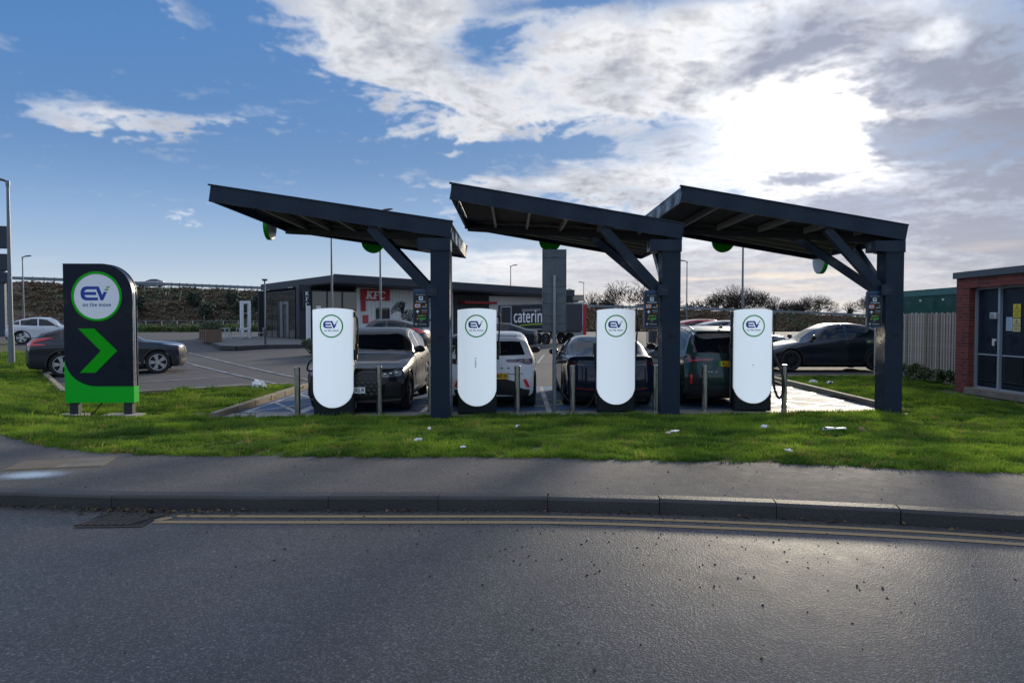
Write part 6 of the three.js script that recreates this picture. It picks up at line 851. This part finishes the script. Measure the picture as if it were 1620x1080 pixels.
  const pg = box(0.14, 0.95, 0.14, 0, 0.47, 0), pts = []; for (let i = 0; i < 110; i++) { const c = cv.getPoint(0.05 + (i / 110) * 0.6); const m = part('post', pg, bm, bt); m.position.set(c.x, c.y, c.z - 0.06); }
  // saloon on the motorway
  const c0 = cv.getPoint(0.2555); const mc = makeCar(lowCar(paint([0.30, 0.31, 0.33], 0.4), { L: 4.6, W: 1.8, front: 0.85, base: 2.75 }), 'moving_car', 'silver saloon driving left along the top of the embankment', [-63.2, 7.75, -119.5], Math.PI + 0.25);
  void c0; void mc; void eg; void n; void pts;
  // low hedge at the foot of the slope
  const hm = [], hc = []; for (let i = 0; i < 260; i++) { const x = -66 + r() * 52, d = 84 + (x + 66) * 0.24 + r() * 1.6; hm.push(new THREE.Matrix4().compose(new THREE.Vector3(x, 0.75, -d), new THREE.Quaternion().setFromEuler(e.set(0, r() * 6, 0)), new THREE.Vector3(1, 0.8 + r() * 0.5, 1))); hc.push(rgb(0.05 + r() * 0.05, 0.09 + r() * 0.06, 0.02)); }
  stuff('hedge', leafCloud(160, 0.9, 0.75, 0.9, 0.12, 61), leafM([1, 1, 1]), 'low green hedge along the foot of the embankment behind the terrace', 'hedge', hm, hc);
  // fence along the foot of the slope
  const fe = thing('wire_fence', 'grey post and wire fence in front of the embankment', 'fence', [0, 0, 0]), fp = box(0.08, 1.5, 0.08, 0, 0.9, 0); for (let i = 0; i < 34; i++) { const x = -76 + i * 1.9, d = 88 + (x + 66) * 0.24; const m = part('post', fp, bm, fe); m.position.set(x, 0.2, -d); } for (const y of [0.7, 1.2, 1.6]) part('wire', rod([-76, y + 0.2, -85.6], [-13.3, y + 0.2, -100.7], 0.02, 0.02, 5), bm, fe);
  shrub('shrub', 'dark clipped shrub at the left edge below the pylon sign', 'shrub', [-34.2, 0.25, 43.5], 1.2, 0.5, 0.9, 1600, 0.09, [0.03, 0.05, 0.022], 71);

  // trees beyond the car park, bare in winter
  const bark = std([0.028, 0.023, 0.018], 1), twigM = std([0.03, 0.023, 0.018], 1), ivy = leafM([0.022, 0.032, 0.014]);
  function bareTree(label, x, d, h, spread, seed, o = {}) {
    const q = mulberry(seed), t = thing('bare_tree', label, 'tree', [x, o.y ?? 1.0, -d], 0, o.group), limbs = [], twigs = [];
    const LV = o.levels || 7, kink = o.kink || 0.22;
    const grow = (p, dir, len, rad, lvl) => {
      let a = p.clone(), dd = dir.clone(), r0 = rad; for (let k = 0; k < 2; k++) { dd.add(new THREE.Vector3((q() - 0.5) * kink, (q() - 0.42) * kink * 0.6, (q() - 0.5) * kink)).normalize(); const b = a.clone().addScaledVector(dd, len / 2), r1 = r0 * 0.85; (lvl < 3 ? limbs : twigs).push(rod(a.toArray(), b.toArray(), Math.max(r0, 0.055), Math.max(r1, 0.042), lvl < 3 ? 6 : 3)); a = b; r0 = r1; if (k === 0 && lvl > 1 && lvl < LV && q() < 0.75) side(a, dd, len * 0.7, r0 * 0.55, lvl + 1, 0.65); }
      if (lvl >= LV) return; const n = lvl === 0 ? 6 : 2; for (let k = 0; k < n; k++) side(a, dd, len * (lvl === 0 ? 0.95 : 0.74 + q() * 0.2), r0 * (lvl === 0 ? 0.62 : 0.72), lvl + 1, lvl === 0 ? 0.75 * spread : 0.42, (k / n) * 6.283 + q());
    };
    const side = (a, dd, len, rad, lvl, an, az = q() * 6.283) => { an *= 0.6 + q() * 0.7; const u = new THREE.Vector3(Math.cos(az), 0, Math.sin(az)), w = u.addScaledVector(dd, -u.dot(dd)).normalize(), nd = dd.clone().multiplyScalar(Math.cos(an)).addScaledVector(w, Math.sin(an)); nd.y += 0.03; grow(a, nd.normalize(), len, rad, lvl); };
    grow(new THREE.Vector3(0, 0, 0), new THREE.Vector3(0, 1, 0), h * (o.trunk || 0.24), h * 0.036, 0);
    const G = merge(limbs), C = merge(twigs); const bb = new THREE.Box3().setFromBufferAttribute(C.attributes.position), k = h / bb.max.y; for (const m of [G, C]) m.scale(k * (o.wide || 1), k, k * (o.wide || 1));
    part('trunk', G, bark, t); part('crown', C, twigM, t); if (o.ivy) part('ivy', move(leafCloud(o.ivy, h * 0.16, h * 0.34, h * 0.16, 0.28, seed + 2, 0.2), 0, h * 0.42, 0), ivy, t); return t;
  }
  const X = (px, d) => ((px - 810) / 1080) * d, grp = undefined;
  bareTree('broad bare tree with a rounded crown left of the middle canopy post', 33, 190, 12.6, 1.15, 101, { trunk: 0.2, wide: 1.1 });
  bareTree('dark ivy clad tree left of the broad bare tree', 21.2, 182, 8.8, 0.9, 102, { ivy: 900, levels: 5 });
  bareTree('small dark bushy tree between the lamp and the broad bare tree', 26.6, 186, 7.6, 1, 103, { ivy: 1100, levels: 5, trunk: 0.15 });
  bareTree('bare tree glimpsed between the partner board and the middle post', 44.5, 200, 10.4, 1, 104, { levels: 5 });
  bareTree('bare scrubby tree right of the middle canopy post', 52, 190, 7.0, 1.1, 105, { levels: 5, trunk: 0.15, wide: 1.3 });
  bareTree('dark limbed tree leaning left behind the fourth charger', 58, 185, 9.6, 1.1, 106, { ivy: 350, wide: 1.05 });
  bareTree('tall thin bare tree behind the fourth charger', 62, 188, 11.2, 0.7, 107, { levels: 6, wide: 0.8 });
  bareTree('bare tree with spreading crown just above the fourth charger', 67, 190, 10.4, 1, 108, {});
  bareTree('lopped small tree right of the fourth charger', 73.2, 192, 8.0, 0.7, 109, { levels: 4, ivy: 260, wide: 0.8 });
  bareTree('ivy clad clump of trunks right of the lopped tree', 78, 194, 7.2, 0.9, 110, { levels: 6, ivy: 420, wide: 1.0 });
  bareTree('second ivy clad clump of trunks farther right', 82.5, 196, 7.0, 0.9, 111, { levels: 6, ivy: 420, wide: 1.0 });
  bareTree('lone tree with an umbrella shaped crown behind the dark grey electric car', 88.5, 198, 9.2, 1.0, 112, { trunk: 0.34, wide: 1.05, ivy: 160 });
  bareTree('pollarded ivy clad trunk left of the right partner board', 100, 202, 7.0, 0.6, 113, { levels: 4, ivy: 500, wide: 0.7 });
  bareTree('bare tree partly hidden behind the right partner board', 106, 204, 8.6, 0.9, 114, { levels: 6 });
  bareTree('bare young tree between the clumps and the umbrella shaped tree', 84.8, 205, 6.6, 0.7, 116, { levels: 5, wide: 0.8 });
  bareTree('pointed dark tree top right of the signpost', 15.4, 190, 9.2, 0.5, 115, { levels: 5, ivy: 900, wide: 0.6 });
  const tm = [], tc = []; for (let i = 0; i < 300; i++) { const x = 16 + r() * 150, d = 196 + r() * 26 + x * 0.06; tm.push(new THREE.Matrix4().compose(new THREE.Vector3(x, 0.6, -d), new THREE.Quaternion().setFromEuler(e.set(0, r() * 6, 0)), new THREE.Vector3(1.2, 0.5 + r() * 0.75, 1.2))); const k = r(); tc.push(rgb(0.04 + 0.03 * k, 0.036 + 0.02 * k, 0.026)); }
  stuff('far_hedge', leafCloud(160, 2.2, 1.5, 2.2, 0.16, 91, 0.2), leafM([1, 1, 1]), 'brown winter hedgerow in the distance beyond the motorway', 'hedgerow', tm, tc);
  const hs = thing('distant_house', 'tiny pale distant house with a pitched roof left of the right partner board', 'house', [145, 1.0, -300], 0.3); hs.scale.setScalar(0.8); part('wall', box(9, 3, 7, 0, 1.5, 0), std([0.4, 0.4, 0.42], 0.8), hs); part('roof', extrude(shapeOf([[-4.8, 3], [4.8, 3], [0, 5.6]]), 7.6).translate(0, 0, -3.8), std([0.3, 0.3, 0.32], 0.8), hs); parts('window', [box(1, 1.1, 0.1, -2, 1.7, 3.55), box(1, 1.1, 0.1, 2, 1.7, 3.55)], std(0.05, 0.3), hs);
}
// ------------------------------------------------------------------ substation, fence, container on the right
{
  const t = thing('substation', 'small red brick substation with dark double doors at the right edge', 'substation', [10.8, 0.05, -16.6]);
  const brick = canvasTex(1024, 1024, (g, w, h) => { g.fillStyle = '#6d5a52'; g.fillRect(0, 0, w, h); const r = mulberry(44), rowH = h / 27.3, bw = w / 9.1; for (let j = 0; j < 28; j++) for (let i = -1; i < 10; i++) { const k = r(), c = [86 + k * 40, 38 + k * 18, 36 + k * 15]; g.fillStyle = `rgb(${c.map((v) => v | 0)})`; g.fillRect(i * bw + (j % 2) * bw * 0.5 + 2, j * rowH + 2, bw - 5, rowH - 5); } });
  brick.wrapS = brick.wrapT = THREE.RepeatWrapping; brick.repeat.set(1 / 2.05, 1 / 2.05);
  const bm = std(1, 0.85, 0, { map: brick, bumpMap: brick, bumpScale: 0.004 });
  const roof = std([0.07, 0.085, 0.1], 0.6);
  part('pier', box(0.32, 2.72, 0.46, 0.16, 1.36, 0.23), bm, t); part('end_wall', box(3.1, 2.72, 0.22, 1.88, 1.36, 0.11), bm, t); part('lintel', box(0.32, 0.24, 4.65, 0.16, 2.6, 2.79), bm, t); part('pier', box(0.32, 2.48, 1.3, 0.16, 1.24, 4.45), bm, t); part('back_wall', box(0.2, 2.72, 5, 3.3, 1.36, 2.6), bm, t);
  part('roof', box(3.5, 0.15, 5.3, 1.69, 2.8, 2.59), roof, t); part('sill', box(0.36, 0.14, 3.33, 0.1, 0.07, 2.13), std([0.3, 0.28, 0.25], 0.85, 0, { map: concreteMap }), t);
  const dm = phys([0.007, 0.015, 0.03], 0.8, 0, { specularIntensity: 0.6, roughnessMap: again(scuff, 0.6) }), fr = std([0.34, 0.39, 0.45], 0.45, 0.3), slatM = std([0.03, 0.04, 0.06], 0.5);
  [[0.5, 1.23, 'door'], [1.3, 2.06, 'door'], [2.14, 2.88, 'door'], [2.94, 3.7, 'door']].forEach(([z0, z1, n], k) => {
    const d = part(n, box(0.05, 2.28, z1 - z0, 0.23, 1.28, (z0 + z1) / 2), dm, t), w = z1 - z0 - 0.16, zc = (z0 + z1) / 2;
    part('louvre_frame', box(0.03, 0.03, w + 0.06, 0.19, 0.93, zc), fr, d); part('louvre_shade_plate', box(0.004, 0.62, w, 0.203, 0.6, zc), std(0.002, 1), d); for (let j = 0; j < 12; j++) { const s = part('louvre_slat', box(0.045, 0.008, w).rotateZ(-0.7), slatM, d); s.position.set(0.185, 0.34 + j * 0.047, zc); }  // black plate paints the shade of a recess behind the slats
  });
  parts('door_frame', [box(0.1, 2.3, 0.045, 0.2, 1.3, 0.483), box(0.1, 2.3, 0.06, 0.19, 1.3, 1.265), box(0.1, 2.3, 0.06, 0.19, 1.3, 2.1), box(0.1, 2.3, 0.06, 0.19, 1.3, 2.91), box(0.1, 0.05, 3.25, 0.2, 2.465, 2.1), box(0.08, 0.04, 3.25, 0.2, 0.155, 2.1)], fr, t);
  const lock = part('lock_cover', rbox(0.12, 0.17, 0.2, 0.03, 0.13, 1.82, 1.14), std([0.5, 0.5, 0.5], 0.3, 0.9), t); void lock;
  part('handle_plate', rbox(0.05, 0.16, 0.1, 0.01, 0.17, 1.22, 1.1), std([0.6, 0.6, 0.58], 0.5), t); part('handle', rod([0.14, 1.0, 1.17], [0.14, 1.25, 1.17], 0.018), black, t);
  const sign = (draw, w, h, y, z, n) => { const p = part(n, box(0.006, h, w, 0.195, y, z), std([0.4, 0.4, 0.1], 0.6), t); const g = planeUV(w, h); g.rotateY(-Math.PI / 2); part('print', move(g, 0.1915, y, z), new THREE.MeshStandardMaterial({ roughness: 0.5, map: canvasTex(128, 192, draw) }), p); };
  const danger = (bg) => (g, w, h) => { g.fillStyle = bg; g.fillRect(0, 0, w, h); g.strokeStyle = g.fillStyle = '#1a1a12'; g.lineWidth = 8; g.beginPath(); g.moveTo(64, 20); g.lineTo(112, 108); g.lineTo(16, 108); g.closePath(); g.stroke(); g.beginPath(); g.moveTo(68, 44); g.lineTo(52, 78); g.lineTo(66, 76); g.lineTo(58, 102); g.lineTo(80, 68); g.lineTo(66, 70); g.fill(); g.font = 'bold 20px sans-serif'; g.textAlign = 'center'; g.fillText('DANGER', 64, 138, 104); g.fillRect(20, 150, 88, 6); g.fillRect(20, 164, 88, 6); };
  sign(danger('#d9c52c'), 0.22, 0.29, 1.93, 1.74, 'warning_sign'); sign(danger('#c9c48a'), 0.22, 0.29, 1.62, 1.74, 'warning_sign'); sign((g, w, h) => { g.fillStyle = '#a9bccb'; g.fillRect(0, 0, w, h); g.fillStyle = '#6d7f90'; for (let k = 0; k < 9; k++) g.fillRect(14, 20 + k * 18, 70 + ((k * 37) % 30), 5); }, 0.19, 0.3, 1.64, 1.52, 'notice');

  const f = thing('board_fence', 'weathered grey fence of vertical boards left of the brick substation', 'fence', [11.8, 0, -22.2]);
  const greys = [[0.38, 0.345, 0.305], [0.32, 0.285, 0.25], [0.44, 0.40, 0.35], [0.25, 0.205, 0.165]].map((c) => std(c, 0.9, 0, { map: again(grainMap, 3), bumpMap: again(grainBump, 2), bumpScale: 0.002 }));
  const plank = [rbox(0.034, 1.95, 0.072, 0.006, 0, 0.98, 0, 1), rbox(0.034, 1.98, 0.068, 0.004, 0, 0.99, 0, 1)];
  const rng = mulberry(17); for (let k = 0; k < 46; k++) { const m = part('board', plank[k % 2], greys[(rng() * 4) | 0], f); m.position.set((rng() - 0.5) * 0.008, rng() * 0.02, 0.06 + k * 0.118); m.rotation.x = (rng() - 0.5) * 0.012; }
  part('gap_shade_sheet', box(0.012, 1.9, 5.45, 0.03, 0.96, 2.75), std([0.03, 0.025, 0.022], 0.95), f); parts('rail', [0.4, 1.1, 1.75].map((y) => box(0.05, 0.09, 5.5, 0.045, y, 2.75)), greys[1], f);  // dark sheet added behind the boards to paint the gaps as shade
  const c = thing('shipping_container', 'dark green steel container behind the board fence', 'container', [12.5, 0, -22.0]); const cg = std([0.008, 0.075, 0.062], 0.45, 0.2, { roughnessMap: again(scuff, 0.5) });
  part('side_panel', box(0.04, 2.42, 5.6, 0.03, 1.32, 2.8), cg, c); part('top_rail', box(0.1, 0.16, 5.7, 0.03, 2.6, 2.8), std([0.04, 0.15, 0.14], 0.4, 0.2), c); part('end_panel', box(2.3, 2.4, 0.05, 1.2, 1.3, 0.0), cg, c); part('roof', box(2.35, 0.04, 5.7, 1.2, 2.69, 2.8), cg, c); part('far_panel', box(0.05, 2.4, 5.6, 2.35, 1.3, 2.8), cg, c); part('end_panel', box(2.3, 2.4, 0.05, 1.2, 1.3, 5.6), cg, c);
  parts('vent', [box(0.02, 0.06, 0.08, 0.0, 2.38, 1.1), box(0.02, 0.06, 0.08, 0.0, 2.38, 2.2)], std(0.6, 0.5), c);
  const r = mulberry(23); for (let k = 0; k < 5; k++) { const d = 18.0 + k * 0.75; const s = thing('weed_clump', ['leafy weeds at the near end of the board fence', 'second clump of weeds along the board fence', 'middle clump of weeds along the board fence', 'fourth clump of weeds along the board fence', 'clump of weeds at the far end of the board fence'][k], 'weeds', [11.5, 0.08, -d], 0, 'weeds along the board fence'); part('foliage', move(leafCloud(420, 0.3, 0.22 + r() * 0.15, 0.3, 0.05, 300 + k, 0.2), 0, 0.22, 0), leafM([0.05, 0.085, 0.025]), s); }
}
// ------------------------------------------------------------------ small things on the ground
{
  const r = mulberry(88), q = new THREE.Quaternion(), e = new THREE.Euler(), clod = new THREE.IcosahedronGeometry(1, 1); { const p = clod.attributes.position; for (let i = 0; i < p.count; i++) { const k = 0.7 + 0.5 * HASH((p.getX(i) * 997) | 0, (p.getY(i) * 991 + p.getZ(i) * 77) | 0); p.setXYZ(i, p.getX(i) * k, p.getY(i) * k * 0.6, p.getZ(i) * k); } clod.computeVertexNormals(); }
  const mats = [], cols = [], put = (x, d, y, s) => { e.set(r(), r() * 6.28, r()); mats.push(new THREE.Matrix4().compose(new THREE.Vector3(x, y + s * 0.35, -d), q.setFromEuler(e).clone(), new THREE.Vector3(s, s, s * (0.6 + r())))); const k = r(); cols.push(rgb(0.03 + k * 0.05, 0.024 + k * 0.032, 0.018 + k * 0.015)); };
  for (let i = 0; i < 650; i++) { const d = 2.6 + r() * r() * 2.9 + r() * 0.0, x = (r() * 2 - 1) * d * 0.85; if (d < kerbLine(x) - 0.03 && (x > -1 || r() < 0.4)) put(x, kerbLine(x) - 0.06 - (kerbLine(x) - 2.6) * r() * r(), ROAD, 0.002 + r() * r() * 0.0085); }
  for (let i = 0; i < 90; i++) { const x = -5 + r() * 9.5, d = kerbLine(x) + 0.2 + r() * 1.6; put(x, d, PATH, 0.003 + r() * r() * 0.007); }
  stuff('debris', clod, std([1, 1, 1], 0.95), 'dark crumbs of soil and grit scattered on the road', 'debris', mats, cols);
  // leaves and moss in the gutter
  const lm = [], lc = [], leaf = new THREE.CircleGeometry(1, 7); leaf.scale(1, 0.55, 1); { const p = leaf.attributes.position; for (let i = 0; i < p.count; i++) p.setZ(i, 0.25 * p.getX(i) ** 2 + 0.1 * p.getY(i)); leaf.computeVertexNormals(); }
  for (let i = 0; i < 420; i++) { const clump = r() < 0.45, x = clump ? -3.0 + (r() + r() + r() - 1.5) * 0.75 : -5 + r() * 9.2, k = r(); const d = kerbLine(x) - 0.012 - r() * r() * (clump ? 0.28 : 0.1); e.set(-1.57 + (r() - 0.5) * 1.1, (r() - 0.5) * 0.8, r() * 6.3); const s = 0.008 + r() * 0.014; lm.push(new THREE.Matrix4().compose(new THREE.Vector3(x, ROAD + 0.008 + r() * 0.015, -d), q.setFromEuler(e).clone(), new THREE.Vector3(s, s, s))); lc.push(k < 0.3 && clump ? rgb(0.04, 0.07, 0.02) : k < 0.8 ? rgb(0.06, 0.035, 0.02) : rgb(0.16, 0.10, 0.045)); }
  stuff('leaf_litter', leaf, std([1, 1, 1], 0.9, 0, { side: THREE.DoubleSide }), 'dead leaves and moss along the kerb and drain', 'leaf litter', lm, lc);
  // litter on the verge
  const crumple = (sx, sy, sz, seed) => { const g = mergeVertices(new THREE.IcosahedronGeometry(1, 3).deleteAttribute('uv').deleteAttribute('normal')); const p = g.attributes.position; for (let i = 0; i < p.count; i++) { const k = 1 + 0.55 * noise(p.getX(i) * 2.1 + seed, p.getY(i) * 2.1 + p.getZ(i) * 1.3 + seed) + 0.3 * noise(p.getX(i) * 5 + seed, p.getZ(i) * 5 + p.getY(i) * 3); p.setXYZ(i, p.getX(i) * sx * k, p.getY(i) * sy * k, p.getZ(i) * sz * k); } return toCreasedNormals(g, 0.35); };
  const paper = std([0.68, 0.69, 0.7], 0.6), pinkish = std([0.55, 0.45, 0.42], 0.7), cardboard = std([0.24, 0.14, 0.08], 0.85);
  [['crumpled_paper', 'crumpled white paper on the grass below the second bollard', -1.15, 8.3, 0.06, 0.02, 0.04, paper, 'litter'], ['crumpled_paper', 'small white scrap of paper below the signpost', 0.08, 10.1, 0.06, 0.014, 0.03, paper, 'litter'], ['plastic_bag', 'white crumpled plastic bag on the grass left of the first charger', -6.45, 17.35, 0.26, 0.12, 0.16, paper, 'plastic bag'], ['paper_strip', 'long white strip of paper on the grass below the middle canopy post', 2.2, 9.2, 0.11, 0.014, 0.035, paper, 'litter'], ['wrapper', 'small reddish wrapper under the white paper strip', 2.05, 8.9, 0.045, 0.016, 0.03, pinkish, 'wrapper'], ['crumpled_paper', 'pale crumpled paper below the fourth charger', 3.72, 10.0, 0.06, 0.03, 0.05, paper, 'litter'], ['cardboard_scrap', 'brown cardboard scrap on the grass beside the white cup', 4.92, 9.55, 0.07, 0.035, 0.05, cardboard, 'cardboard'], ['crumpled_paper', 'small white scrap near the pavement edge, right of centre', 2.98, 7.3, 0.05, 0.014, 0.03, paper, 'litter'], ['crumpled_paper', 'white scrap near the pavement edge, left of centre', -0.55, 7.6, 0.045, 0.012, 0.025, paper, 'litter'], ['crumpled_paper', 'pale ball of paper on the far grass right of the bays', 8.25, 18.6, 0.12, 0.09, 0.1, paper, 'litter']].forEach(([n, l, x, d, a, b, c, m, cat], i) => { const o = solo(n, crumple(a * 0.85, b * 0.85, c * 0.85, i * 3.7 + 1), m, l, cat); o.position.set(x, lawnY(x, d) + 0.045, -d); o.rotation.set(0.1, i * 1.3, 0.08); });
  const cup = thing('paper_cup', 'squashed white paper cup lying on the grass at the right', 'paper cup', [4.55, lawnY(4.55, 9.6) + 0.06, -9.6], 0.3); part('cup', new THREE.LatheGeometry([[0.028, 0], [0.03, 0.005], [0.042, 0.1], [0.045, 0.105], [0.041, 0.1]].map(([x, y]) => new THREE.Vector2(x, y)), 20).rotateZ(1.5).scale(1.5, 0.6, 1), std([0.7, 0.71, 0.72], 0.5, 0, { side: THREE.DoubleSide }), cup); part('lid', rbox(0.16, 0.02, 0.07, 0.008, 0.1, 0.0, 0.02), paper, cup);
  const can = thing('drink_can', 'white and blue drink can on the far grass right of the bays', 'drink can', [8.55, lawnY(8.55, 18.3) + 0.06, -18.3], 0.5); part('can', cyl(0.033, 0.033, 0.2, 0, 0, 0, 20).rotateZ(1.5), std([0.6, 0.62, 0.68], 0.35, 0.4), can); part('blue_band', cyl(0.034, 0.034, 0.07, 0, 0, 0, 20).rotateZ(1.5), std([0.06, 0.1, 0.3], 0.35, 0.3), can);
  const dn = thing('dandelion', 'white dandelion clock standing in the grass below the left canopy post', 'flower', [-1.02, lawnY(-1.02, 8.3), -8.3]); part('stem', rod([0, 0, 0], [0.01, 0.17, 0], 0.003), std([0.1, 0.16, 0.04], 0.8), dn); part('seed_head', new THREE.IcosahedronGeometry(0.022, 2).translate(0.01, 0.18, 0), std([0.7, 0.7, 0.66], 0.9), dn);
}
renderer.render(scene, camera);
